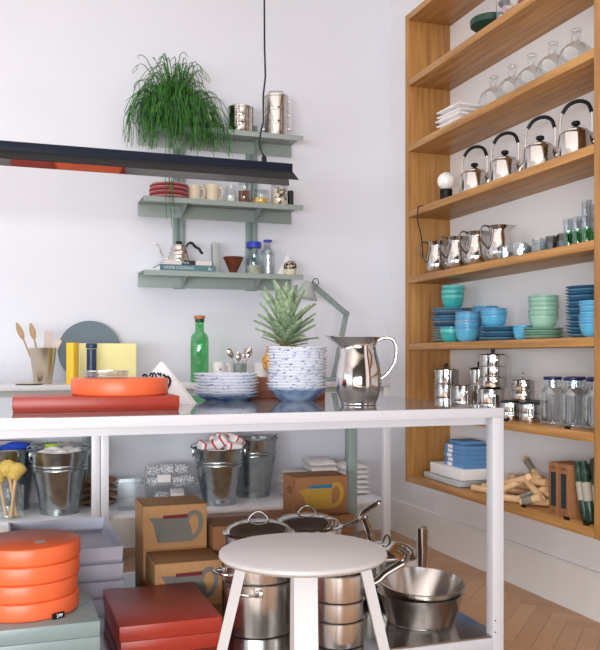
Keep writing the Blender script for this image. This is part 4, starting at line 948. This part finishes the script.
# ------------------------------------------------------------------ pots and pans on the lower deck
def pot_body(t, r, z0, h, taper=1.0, m='brushed', th=0.0025, name='body'):
    rb = r * taper
    part(name, G().lathe([(0, z0), (rb - 0.006, z0), (rb - 0.001, z0 + 0.003), (rb, z0 + 0.008), (r, z0 + h - 0.004), (r + 0.004, z0 + h - 0.001), (r + 0.004, z0 + h), (r - th, z0 + h - 0.001), (rb - th, z0 + 0.01), (rb - 0.012, z0 + 0.006), (0, z0 + 0.005)], 64), M[m], t)
def lid(t, r, z, dome=0.022, m='brushed', az=0.0):
    part('lid', G().lathe([(r + 0.005, z + 0.001), (r + 0.006, z + 0.004), (r * 0.97, z + 0.007), (r * 0.93, z + 0.008 + dome * 0.22), (r * 0.82, z + 0.008 + dome * 0.5), (r * 0.66, z + 0.008 + dome * 0.73), (r * 0.45, z + 0.008 + dome * 0.9), (r * 0.22, z + 0.008 + dome * 0.98), (0, z + 0.008 + dome), (0, z + 0.006 + dome), (r * 0.5, z + 0.004 + dome * 0.8), (r * 0.94, z + 0.003), (r + 0.005, z + 0.001)], 64), M[m], t)
    q = z + 0.006 + dome
    g = G().xf(Matrix.Rotation(az, 4, 'Z'))
    g.tube(sm([(-0.032, 0, q - 0.004), (-0.028, 0, q + 0.010), (-0.014, 0, q + 0.024), (0.0, 0, q + 0.028), (0.014, 0, q + 0.024), (0.028, 0, q + 0.010), (0.032, 0, q - 0.004)], 4), 0.0038, 10)
    part('lid_handle', g, M['handle_steel'], t)
def loop_handle(t, r, z, az, w=0.05):
    g = G().xf(Matrix.Rotation(az, 4, 'Z'))
    g.tube(sm([(r - 0.002, -w, z), (r + 0.022, -w * 0.98, z + 0.003), (r + 0.038, -w * 0.6, z + 0.006), (r + 0.042, 0, z + 0.007), (r + 0.038, w * 0.6, z + 0.006), (r + 0.022, w * 0.98, z + 0.003), (r - 0.002, w, z)], 4), 0.0052, 10)
    for s in (-1, 1): g.box(r - 0.004, s * w - 0.014, z - 0.01, r + 0.005, s * w + 0.014, z + 0.010, 0.003)
    part('loop_handle', g, M['steel'], t)
def long_handle(t, r, z, az, L, rise, w=0.011, m='steel'):
    g = G().xf(Matrix.Rotation(az, 4, 'Z'))
    pts = sm([(r - 0.003, 0, z), (r + 0.02, 0, z + 0.006), (r + 0.06, 0, z + 0.03 * (rise / 0.1)), (r + L * 0.6, 0, z + rise * 0.6), (r + L, 0, z + rise)], 4)
    n = len(pts); g.tube(pts, [w * (0.75 + 0.5 * k / (n - 1)) for k in range(n)], 12, 0.45)
    p = pts[-1]; d = (pts[-1] - pts[-2]).normalized(); s = w * 1.25
    ring = [p + d * (0.010 + 0.012 * math.cos(a)) + Vector((0, 1, 0)) * (0.013 * math.sin(a)) for a in [2 * PI * k / 16 for k in range(17)]]
    g.tube(ring, 0.0042, 8)
    part('long_handle', g, M[m], t)
t = thing('stockpot', 'lower stockpot of two, front left on the deck behind the stool leg', 'pot', (0.747, 2.525, ZDk), 0, 'stockpots on the lower deck')
pot_body(t, 0.107, 0, 0.158, 1.0); loop_handle(t, 0.107, 0.136, R(-128), 0.042); loop_handle(t, 0.107, 0.136, R(52), 0.042)
t = thing('stockpot', 'lidded upper stockpot standing on the lower one, beside the cartons', 'pot', (0.747, 2.525, ZDk + 0.1585), 0, 'stockpots on the lower deck')
pot_body(t, 0.107, 0, 0.138, 1.0); lid(t, 0.107, 0.138, 0.032, 'steel', R(-20)); loop_handle(t, 0.107, 0.03, R(-165), 0.04); loop_handle(t, 0.107, 0.03, R(15), 0.04)
t = thing('saucepan', 'large pot supporting the lidded saucepan behind the stool', 'pot', (1.005, 2.80, ZDk), 0)
pot_body(t, 0.118, 0, 0.155, 1.0)
t = thing('saucepan', 'lidded saucepan with long handle to the right, below the ochre pot carton', 'pot', (1.005, 2.80, ZDk + 0.1552), 0)
pot_body(t, 0.122, 0, 0.095, 0.97); lid(t, 0.122, 0.095, 0.036, 'steel', R(-15)); long_handle(t, 0.122, 0.086, R(-12), 0.125, 0.08, 0.015)
hs = [0.074, 0.056, 0.078]; z = ZDk
for i in range(3):
    t = thing('saucepan', '%s small saucepan of the pile of three behind the stool' % ['lowest', 'middle', 'topmost'][i], 'pot', (0.934, 2.325, z), 0, 'small saucepans in a pile')
    pot_body(t, 0.0745, 0, hs[i], 1.0)
    if i == 2: long_handle(t, 0.0745, 0.020, R(5), 0.14, 0.06, 0.0165)
    else: loop_handle(t, 0.0745, hs[i] - 0.02, R(75 + 20 * i), 0.026)
    z += hs[i] + 0.0004
t = thing('saute_pan', 'black bottomed pan under the lidded pan on the right of the deck', 'pan', (1.292, 2.755, ZDk), 0)
pot_body(t, 0.118, 0, 0.045, 0.88, 'darklid')
t = thing('saute_pan', 'lidded steel pan behind the two nested conical pans', 'pan', (1.292, 2.755, ZDk + 0.0455), 0)
pot_body(t, 0.115, 0, 0.09, 0.97); lid(t, 0.115, 0.09, 0.036, 'steel', R(40)); long_handle(t, 0.115, 0.084, R(84), 0.13, 0.085, 0.014)
t = thing('conical_pan', 'lower conical steel pan on the right of the deck, holding another', 'pan', (1.258, 2.425, ZDk), 0, 'nested conical pans')
r = 0.136; h = 0.096; rb = 0.104
part('body', G().lathe([(0, 0), (rb - 0.004, 0), (rb, 0.004), (rb + 0.003, 0.010), (r, h - 0.002), (r + 0.003, h), (r - 0.002, h), (rb - 0.0005, 0.010), (rb - 0.006, 0.005), (0, 0.0045)], 72), M['brushed'], t)
t = thing('conical_pan', 'upper conical steel pan tilted in the lower one, handle pointing back', 'pan', (1.258, 2.425, ZDk + 0.036), 0, 'nested conical pans')
t.rotation_euler = (R(5), 0, 0); h = 0.094; r = 0.1345; rb = 0.099
part('body', G().lathe([(0, 0), (rb - 0.004, 0), (rb, 0.004), (rb + 0.003, 0.010), (r, h - 0.002), (r + 0.003, h), (r - 0.002, h), (rb - 0.0005, 0.010), (rb - 0.006, 0.005), (0, 0.0045)], 72), M['brushed'], t)
long_handle(t, r, h - 0.012, R(63), 0.18, 0.085, 0.0165)

# ------------------------------------------------------------------ bookcase contents
XC = 2.12
# top board in view: green dish, jar, wrapped things
single('green_dish', G().lathe([(0, 0), (0.05, 0), (0.09, 0.03), (0.092, 0.055), (0.088, 0.06), (0.08, 0.058), (0.04, 0.012), (0, 0.01)], 24, lambda r, z, th: (r * (1 + 0.12 * abs(math.cos(th))), z)), M['green_cloth'], 'dark green enamel dish on the highest visible oak board', 'dish', (2.12, 3.385, SZ['B'] + 0.036), 0.3)
single('glass_box', G().box(-0.06, -0.05, 0.001, 0.06, 0.05, 0.035, 0.004), M['glass'], 'low clear glass box under the dark green dish', 'box', (2.12, 3.385, SZ['B']), 0.0)
t = thing('glass_jar', 'wide clear jar of pink and grey wrapped sweets on the highest visible oak board', 'jar', (2.115, 3.19, SZ['B']))
part('glass', G().lathe([(0, 0.001), (0.078, 0.001), (0.082, 0.006), (0.082, 0.16), (0.078, 0.165)], 32), M['glass'], t)
for i in range(14):
    a = i * 2.4; part('sweet', G().blob((0.045 * math.cos(a), 0.045 * math.sin(a), 0.03 + 0.007 * i), (0.03, 0.026, 0.018), 60 + i, 0.2, 10, 6), M[['dkfood', 'pinkfood', 'white'][i % 3]], t)
t = jar('glass_jar', 'clear jar with dark contents beside the sweets on the highest oak board', (2.115, 3.0, SZ['B']), 0.07, 0.15, 'dkfood', 0.11, None)
cloths(5, (2.12, 3.67, SZ['C']), 0.15, 0.2, 0.023, '%s folded white cloth of the pile left of the round carafes', 'white cloths in the bookcase', R(4), 21)
def carafe():
    t = thing('round_carafe', 'round clear glass carafe nearest the folded white cloths', 'carafe', (2.12, 3.365, SZ['C']), 0, 'round glass carafes')
    part('glass', G().lathe([(0, 0.003), (0.05, 0.001), (0.066, 0.006), (0.0725, 0.03), (0.071, 0.06), (0.06, 0.092), (0.04, 0.112), (0.022, 0.12), (0.0185, 0.126), (0.0185, 0.168), (0.021, 0.172)], 36), M['glass_carafe'], t)
    part('lip', G().lathe([(0.0195, 0.1715), (0.0225, 0.1725), (0.0195, 0.1745), (0.0185, 0.1725), (0.0195, 0.1715)], 28), M['glass_ring'], t)
    return t
c0 = carafe()
for y, w in ((3.217, 'second'), (3.07, 'third'), (2.923, 'fourth'), (2.776, 'fifth')):
    dup(c0, (2.12, y, SZ['C']), 0, 'round clear glass carafe, %s from the folded white cloths' % w)
# globe lamp and four kettles
t = thing('globe_lamp', 'small opal globe lamp with black base at the left of the kettles', 'lamp', (2.10, 3.775, SZ['D']))
part('base', G().lathe([(0, 0), (0.03, 0), (0.031, 0.002), (0.031, 0.075), (0.028, 0.078), (0, 0.078)], 28), M['black'], t)
part('globe', G().lathe([(0, 0.078)] + [(0.045 * math.sin(PI * k / 18), 0.120 - 0.045 * math.cos(PI * k / 18)) for k in range(1, 18)] + [(0, 0.165)], 36), M['globe'], t)
part('cord', G().tube(sm([(-0.02, 0.015, 0.012), (-0.06, 0.06, 0.006), (-0.09, 0.085, 0.004), (-0.1015, 0.095, 0.004), (-0.108, 0.098, -0.01), (-0.108, 0.1, -0.07), (-0.106, 0.07, -0.14), (-0.108, 0.05, -0.20), (-0.09, 0.075, -0.26)], 5), 0.0028, 6), M['black'], t)
def kettle():
    t = thing('stovetop_kettle', 'steel kettle with black handle nearest the globe lamp', 'kettle', (2.125, 3.545, SZ['D']), R(218), 'steel kettles in a row')
    part('body', G().lathe([(0, 0), (0.066, 0), (0.07, 0.004), (0.0705, 0.02), (0.066, 0.105), (0.062, 0.112), (0.05, 0.118), (0.05, 0.12), (0, 0.121)], 40), M['steel'], t)
    part('lid', G().lathe([(0, 0.121), (0.048, 0.121), (0.047, 0.125), (0.03, 0.133), (0, 0.136)], 32), M['steel'], t)
    part('knob', G().lathe([(0, 0.136), (0.007, 0.136), (0.007, 0.142), (0.017, 0.148), (0.017, 0.158), (0.012, 0.162), (0, 0.163)], 20), M['black'], t)
    arc = [(0, 0.062, 0.1), (0, 0.063, 0.15), (0, 0.060, 0.19), (0, 0.048, 0.222), (0, 0.022, 0.238), (0, -0.008, 0.238), (0, -0.034, 0.225), (0, -0.052, 0.2), (0, -0.061, 0.16), (0, -0.062, 0.1)]
    part('bow', G().tube(sm(arc, 3), 0.0042, 8, 0.8), M['steel'], t)
    part('grip', G().tube(sm(arc[2:8], 4), 0.0078, 10), M['black'], t, 'black grip')
    part('spout', G().tube(sm([(-0.006, 0.055, 0.06), (-0.008, 0.085, 0.085), (-0.01, 0.1, 0.112)], 3), [0.017, 0.016, 0.0145, 0.013, 0.0125, 0.012, 0.0115], 12), M['steel'], t)
    return t
k0 = kettle()
for y, w in ((3.285, 'second'), (3.02, 'third'), (2.785, 'fourth')):
    dup(k0, (2.125, y, SZ['D']), R(218), 'steel kettle with black handle, %s from the globe lamp' % w)
# pitchers, tumblers and tall glasses
p0 = thing('pitcher', 'small steel pitcher at the left end of the pitcher row', 'pitcher', (2.10, 3.87, SZ['E']), R(172), 'steel pitchers in the bookcase')
pitcher_parts(p0, 0.172, 'steel')
for y, w, rz in ((3.685, 'second', 176), (3.50, 'third', 182), (3.305, 'fourth', 178)):
    dup(p0, (2.11, y, SZ['E']), R(rz), 'small steel pitcher, %s in the row from the oak side panel' % w)
def faceted_g(): return G().lathe([(0, 0.008), (0.02, 0.006), (0.026, 0.001), (0.031, 0.012), (0.034, 0.035), (0.031, 0.058), (0.030, 0.064), (0.028, 0.064), (0.031, 0.035), (0.026, 0.012), (0, 0.01)], 10)
fm = {k: faceted_g().mesh('tumbler', M[k], False) for k in ('glass_ring', 'glass_grey', 'glass_teal')}
for (x, y, mm, lab) in ((2.075, 3.205, 'glass_ring', 'pale faceted tumbler nearest the pitchers'), (2.16, 3.175, 'glass_grey', 'grey faceted tumbler behind the one nearest the pitchers'), (2.075, 3.085, 'glass_ring', 'pale faceted tumbler, second in the front row from the pitchers'), (2.16, 3.06, 'glass_grey', 'grey faceted tumbler, second in the rear row from the pitchers'), (2.075, 2.955, 'glass_ring', 'clear faceted tumbler, third in the front row from the pitchers'), (2.16, 2.94, 'glass_grey', 'grey faceted tumbler, third in the rear row from the pitchers'), (2.085, 2.875, 'glass_grey', 'dark faceted tumbler, fourth in the front row from the pitchers'), (2.16, 2.86, 'glass_grey', 'dark faceted tumbler, fourth in the rear row from the pitchers'), (2.085, 2.80, 'glass_grey', 'grey faceted tumbler beside the tall stacked glasses')):
    single('tumbler', fm[mm], None, lab, 'tumbler', (x, y, SZ['E']), 0.2 * y * 7, 'faceted tumblers')
def tall_g(): return G().lathe([(0, 0.006), (0.015, 0.003), (0.017, 0.001), (0.018, 0.008), (0.0195, 0.056), (0.0195, 0.06), (0.0182, 0.06), (0.0165, 0.012), (0, 0.01)], 24)
tm = {k: tall_g().mesh('stacking_glass', M[k]) for k in ('glass_ring', 'glass_green_pale')}
for si, (x, y, n, ng) in enumerate(((2.06, 2.745, 2, 1), (2.13, 2.765, 2, 1), (2.06, 2.69, 2, 1), (2.13, 2.70, 3, 1), (2.06, 2.635, 3, 1), (2.13, 2.64, 4, 1))):
    w = ['front stack nearest the tumblers', 'rear stack nearest the tumblers', 'middle front stack of tall glasses', 'middle rear stack of tall glasses', 'front stack by the right side panel', 'rear stack by the right side panel'][si]
    for i in range(n):
        single('stacking_glass', tm['glass_green_pale' if i < ng else 'glass_ring'], None, '%s glass, %s' % (nth(n - 1 - i, n), w), 'glass', (x, y, SZ['E'] + i * 0.052), 0, 'tall stacked glasses')

# dishes
zF = SZ['F']
PL = lambda r, h=0.016: (lambda: plate_g(r, h, 0.6))
SB = lambda r, h: (lambda: straight_bowl_g(r, h))
stack('plate', 'plate', 'pA', PL(0.101), ['d_greygreen', 'd_slate', 'd_green', 'd_slate', 'd_greygreen', 'd_mid', 'd_navy', 'd_slate', 'd_deep', 'd_mid', 'd_navy', 'd_slate', 'd_deep'], 13, 0.0131, (2.13, 3.775, zF), '%s plate of the blue and grey green pile under teal bowls', 'plate', 'plates under the teal bowls')
stack('bowl', 'bowl', 'bA', SB(0.058, 0.05), ['d_teal', 'd_teal_pale'], 6, 0.0125, (2.13, 3.76, zF + 13 * 0.0131 + 0.004), '%s teal bowl of the pile on the mixed plates', 'bowl', 'teal bowls on the plates')
stack('bowl', 'bowl', 'bB', SB(0.055, 0.05), ['d_teal', 'd_teal_pale'], 3, 0.0115, (2.05, 3.635, zF), '%s teal bowl of the low pile at the shelf front', 'bowl', 'teal bowls at the shelf front')
stack('bowl', 'bowl', 'bC', SB(0.058, 0.06), ['d_sky', 'd_blue', 'd_sky', 'd_mid', 'd_blue'], 7, 0.0135, (2.068, 3.518, zF), '%s blue bowl of the pile right of the teal bowls', 'bowl', 'blue bowls right of the teal ones')
stack('plate', 'plate', 'pB', PL(0.099), ['d_deep', 'd_navy'], 5, 0.0125, (2.125, 3.31, zF), '%s dark blue plate of the low pile under the blue bowls', 'plate', 'plates under the blue bowls')
stack('bowl', 'bowl', 'bD', SB(0.06, 0.046), ['d_sky', 'd_blue'], 4, 0.011, (2.085, 3.31, zF + 0.0665), '%s sky blue bowl of the front pile on the dark blue plates', 'bowl', 'blue bowls on the plates, front')
stack('bowl', 'bowl', 'bE', SB(0.058, 0.05), ['d_blue', 'd_mid', 'd_blue'], 7, 0.0205, (2.188, 3.56, zF), '%s blue bowl of the tall pile standing at the wall', 'bowl', 'blue bowls at the wall')
stack('bowl', 'bowl', 'bF', SB(0.045, 0.04), 'd_sky', 3, 0.012, (2.12, 3.135, zF), '%s small sky blue bowl between the dark plates and the green plates', 'bowl', 'small sky blue bowls')
stack('plate', 'plate', 'pC', PL(0.082), ['d_green', 'd_green_deep'], 4, 0.0108, (2.12, 2.99, zF), '%s pale green plate of the pile under the pale green bowls', 'plate', 'pale green plates')
stack('bowl', 'bowl', 'bG', SB(0.062, 0.048), ['d_green', 'd_green_deep'], 10, 0.0095, (2.12, 2.99, zF + 4 * 0.0108 + 0.005), '%s pale green bowl of the pile on the pale green plates', 'bowl', 'pale green bowls')
stack('plate', 'plate', 'pD', PL(0.092), ['d_deep', 'd_navy'], 16, 0.0124, (2.152, 2.735, zF), '%s dark blue plate of the tall pile at the right side panel', 'plate', 'tall pile of dark blue plates')
stack('bowl', 'bowl', 'bH', SB(0.06, 0.048), ['d_sky', 'd_blue'], 9, 0.0108, (2.062, 2.588, zF), '%s sky blue bowl of the pile before the tall dark plates', 'bowl', 'sky blue bowls at the right')

# steel food carriers
zG = SZ['G']; gr = 'steel food carriers in the bookcase'
tiffin('food_carrier', 'three tier steel food carrier with dark handle at the oak side panel', 'food carrier', (2.115, 3.80, zG), 0.063, 0.068, 3, R(70), gr, handle='black', lidmat='steel')
tiffin('food_carrier', 'two tier steel food carrier, second from the oak side panel', 'food carrier', (2.085, 3.585, zG), 0.051, 0.065, 2, R(70), gr, handle=None, lidmat='steel')
tiffin('food_carrier', 'tall dark lidded steel food carrier at the back beside the tallest one', 'food carrier', (2.185, 3.60, zG), 0.046, 0.071, 3, R(70), gr, handle='black', lidmat='darklid')
tiffin('food_carrier', 'wide two tier steel food carrier supporting a three tier one', 'food carrier', (2.105, 3.37, zG), 0.063, 0.061, 2, R(65), gr, handle=None, lidmat='steel')
tiffin('food_carrier', 'three tier steel food carrier on top of the wide one, highest of all', 'food carrier', (2.11, 3.36, zG + 0.1355), 0.064, 0.047, 3, R(65), gr, handle='black', lidmat='steel')
tiffin('food_carrier', 'small steel pot with dark lid, front left of the small three', 'food carrier', (2.075, 3.165, zG), 0.044, 0.038, 2, R(60), gr, handle=None, lidmat='darklid')
tiffin('food_carrier', 'small steel pot, front right of the small three, next to the jars', 'food carrier', (2.09, 3.045, zG), 0.044, 0.038, 2, R(60), gr, handle=None, lidmat='darklid')
tiffin('food_carrier', 'small steel pot with bar handle lying on the other small pots', 'food carrier', (2.095, 3.10, zG + 0.0915), 0.05, 0.038, 2, R(60), gr, handle='bar', lidmat='steel')
t = tiffin('food_carrier', 'small steel pot at the back under the bar handled pot', 'food carrier', (2.185, 3.13, zG), 0.045, 0.038, 2, R(60), gr, handle=None, lidmat='darklid')
for (x, y, w) in ((2.09, 2.885, 'front left'), (2.185, 2.86, 'rear left'), (2.09, 2.755, 'front middle'), (2.185, 2.73, 'rear middle'), (2.09, 2.62, 'front right'), (2.185, 2.605, 'rear right')):
    ribbed_bottle('ribbed_jar', 'ribbed clear jar with navy lid, %s of six beside the small pots' % w, (x, y, zG), 0.195, 0.052, 'navy_lid', 'ribbed jars with navy lids', nk=0.62)
def ptag(label, loc, rz):
    single('price_tag', G().box(-0.004, -0.014, 0, 0.004, 0.014, 0.011, 0.001), M['black'], label, 'price tag', loc, rz, 'small black price tags')
ptag('small black price tag before the navy lidded jars', (2.022, 2.70, zG), 0)
ptag('small black price tag before the small steel pots', (2.022, 3.12, zG), 0)
zH = SZ['H']
ptag('small black price tag before the pile of wooden sticks', (2.02, 2.985, zH), 0)
ptag('small black price tag before the two upright brown boxes', (2.018, 2.70, zH), 0)
ptag('small black price tag before the dark green packs', (2.018, 2.585, zH), 0)

# lowest board: paper boxes, blue books, sticks, brown boxes, green packs
single('paper_box', G().box(-0.10, -0.2, 0, 0.10, 0.2, 0.036, 0.003), M['glass_soft'], 'flat clear plastic tray under the white box on the lowest oak board', 'tray', (2.13, 3.72, zH), R(-3))
single('paper_sheet', G().box(-0.092, -0.19, 0.002, 0.092, 0.19, 0.03, 0.003), M['cloth'], 'white linen lying inside the clear plastic tray', 'linen', (2.13, 3.72, zH), R(-3))
single('white_box', G().box(-0.10, -0.165, 0, 0.10, 0.165, 0.052, 0.002), M['white'], 'flat white box under the pile of blue books', 'box', (2.135, 3.665, zH + 0.0368), R(-2))
rnd = random.Random(31)
for i in range(5):
    b = book('%s blue book of the pile on the white box' % nth(5 - i, 6), (2.06 + rnd.uniform(-.004, .004), 3.715 + rnd.uniform(-.004, .004), zH + 0.0895 + i * 0.0212), 0.20, 0.15, 0.0205, 'bluebook', R(-90 + rnd.uniform(-1.5, 1.5)), 'bluebook', 'blue books on the white box')
    part('spine_label', G().box(0.03, -0.0008, 0.002, 0.075, 0, 0.0185), M['paper'], b, 'white spine label', smooth=False)
b = book('topmost blue book of the pile on the white box', (2.10, 3.745, zH + 0.0895 + 5 * 0.0212), 0.15, 0.12, 0.016, 'bluebook', R(-98), 'bluebook', 'blue books on the white box')
sticks = [((2.04, 3.42, .018), (2.09, 3.24, .016), .0155), ((2.10, 3.43, .02), (2.19, 3.15, .02), .016), ((2.03, 3.20, .03), (2.12, 3.10, .10), .0145), ((2.045, 3.07, .016), (2.14, 2.98, .075), .016),
          ((2.10, 3.08, .092), (2.085, 2.94, .03), .0145), ((2.07, 3.22, .06), (2.11, 3.03, .118), .015), ((2.11, 3.20, .09), (2.12, 2.96, .098), .0155), ((2.15, 3.30, .05), (2.16, 3.02, .06), .015),
          ((2.02, 3.13, .017), (2.12, 2.93, .02), .0155), ((2.15, 3.12, .115), (2.06, 3.01, .12), .014), ((2.17, 3.19, .17), (2.12, 3.02, .105), .0145), ((2.19, 3.35, .07), (2.18, 3.08, .10), .015), ((2.025, 3.01, .016), (2.065, 2.93, .048), .0165), ((2.13, 3.02, .05), (2.11, 2.90, .055), .014), ((2.07, 3.30, .05), (2.05, 3.18, .02), .0145), ((2.18, 3.00, .02), (2.16, 2.90, .03), .0145)]
wl = ['lying flat and farthest left at the front', 'lying long at the back by the blue books', 'sloping up in front of the pile', 'thick one near the price tag', 'crossing down in the middle', 'sloping up over the front ones', 'lying level across the top', 'lying level at the back', 'pointing towards the brown boxes at the bottom', 'short one on top', 'grey ended one sticking up highest', 'lying at the back wall', 'short thick one pointing to the front', 'short one touching the brown boxes', 'short one under the left sticks', 'lying behind by the brown boxes']
for i, (a, b, r_) in enumerate(sticks):
    A = Vector(a) + Vector((0, 0, zH)); B = Vector(b) + Vector((0, 0, zH)); d = B - A
    t = thing('wooden_stick', 'light wooden stick in the loose pile, %s' % wl[i], 'stick', A, 0, 'loose wooden sticks')
    part('wood', G().tube([(0, 0, 0), d * 0.02, d * 0.98, d], [r_ * 0.88, r_, r_, r_ * 0.88], 12), M['beech'], t)
    if i in (3, 6, 9, 10, 12): part('bark', G().tube([d * 0.12, d * 0.62], r_ * 1.04, 12), M['beech_grey'], t, 'grey bark sleeve')
for i, (y, w) in enumerate(((2.805, 'left'), (2.74, 'right'))):
    t = thing('upright_box', 'upright brown cardboard box with dark strip window, %s of the pair' % w, 'box', (2.035, y, zH), 0, 'upright brown boxes')
    part('carton', G().box(0, -0.031, 0, 0.11, 0.031, 0.205, 0.0015), M['kraft_dark'], t)
    part('window', G().box(-0.0008, -0.016, 0.035, 0, 0.016, 0.168), M['window_panel'], t, 'dark strip window', smooth=False)
    g = G(); g.box(-0.0007, -0.016, 0.182, 0, 0.016, 0.186); g.box(-0.0007, -0.012, 0.189, 0, 0.012, 0.192); g.box(-0.0007, -0.006, 0.012, 0, 0.006, 0.015); g.box(-0.0007, -0.005, 0.019, 0, 0.005, 0.023)
    part('print', g, M['kraft_edge'], t, smooth=False)
for i, (x, y, dx, dy, hh) in enumerate([(2.06, 2.638, 0.0, 0.052, 0.222), (2.055, 2.60, 0.0, 0.048, 0.228), (2.06, 2.558, 0.0, 0.03, 0.225), (2.12, 2.645, 0.01, 0.045, 0.23), (2.12, 2.60, 0.01, 0.04, 0.235), (2.12, 2.555, 0.01, 0.02, 0.235)]):
    w = ['front left', 'front middle', 'front right', 'rear left', 'rear middle', 'rear right'][i]
    t = thing('green_pack', 'slim dark green pack with grey paper band, %s of six leaning together' % w, 'pack', (x, y, zH), 0, 'slim dark green packs')
    d = Vector((dx, dy, hh))
    part('wrap', G().tube([(0, 0, 0.004), d * 0.05, d * 0.3, d * 0.55, d * 0.9, d], [0.012, 0.0175, 0.0185, 0.0175, 0.015, 0.010], 14), M['bottlegreen'], t)
    part('band', G().tube([d * 0.36, d * 0.66], 0.0192, 14), M['band_grey'], t, 'grey paper band')
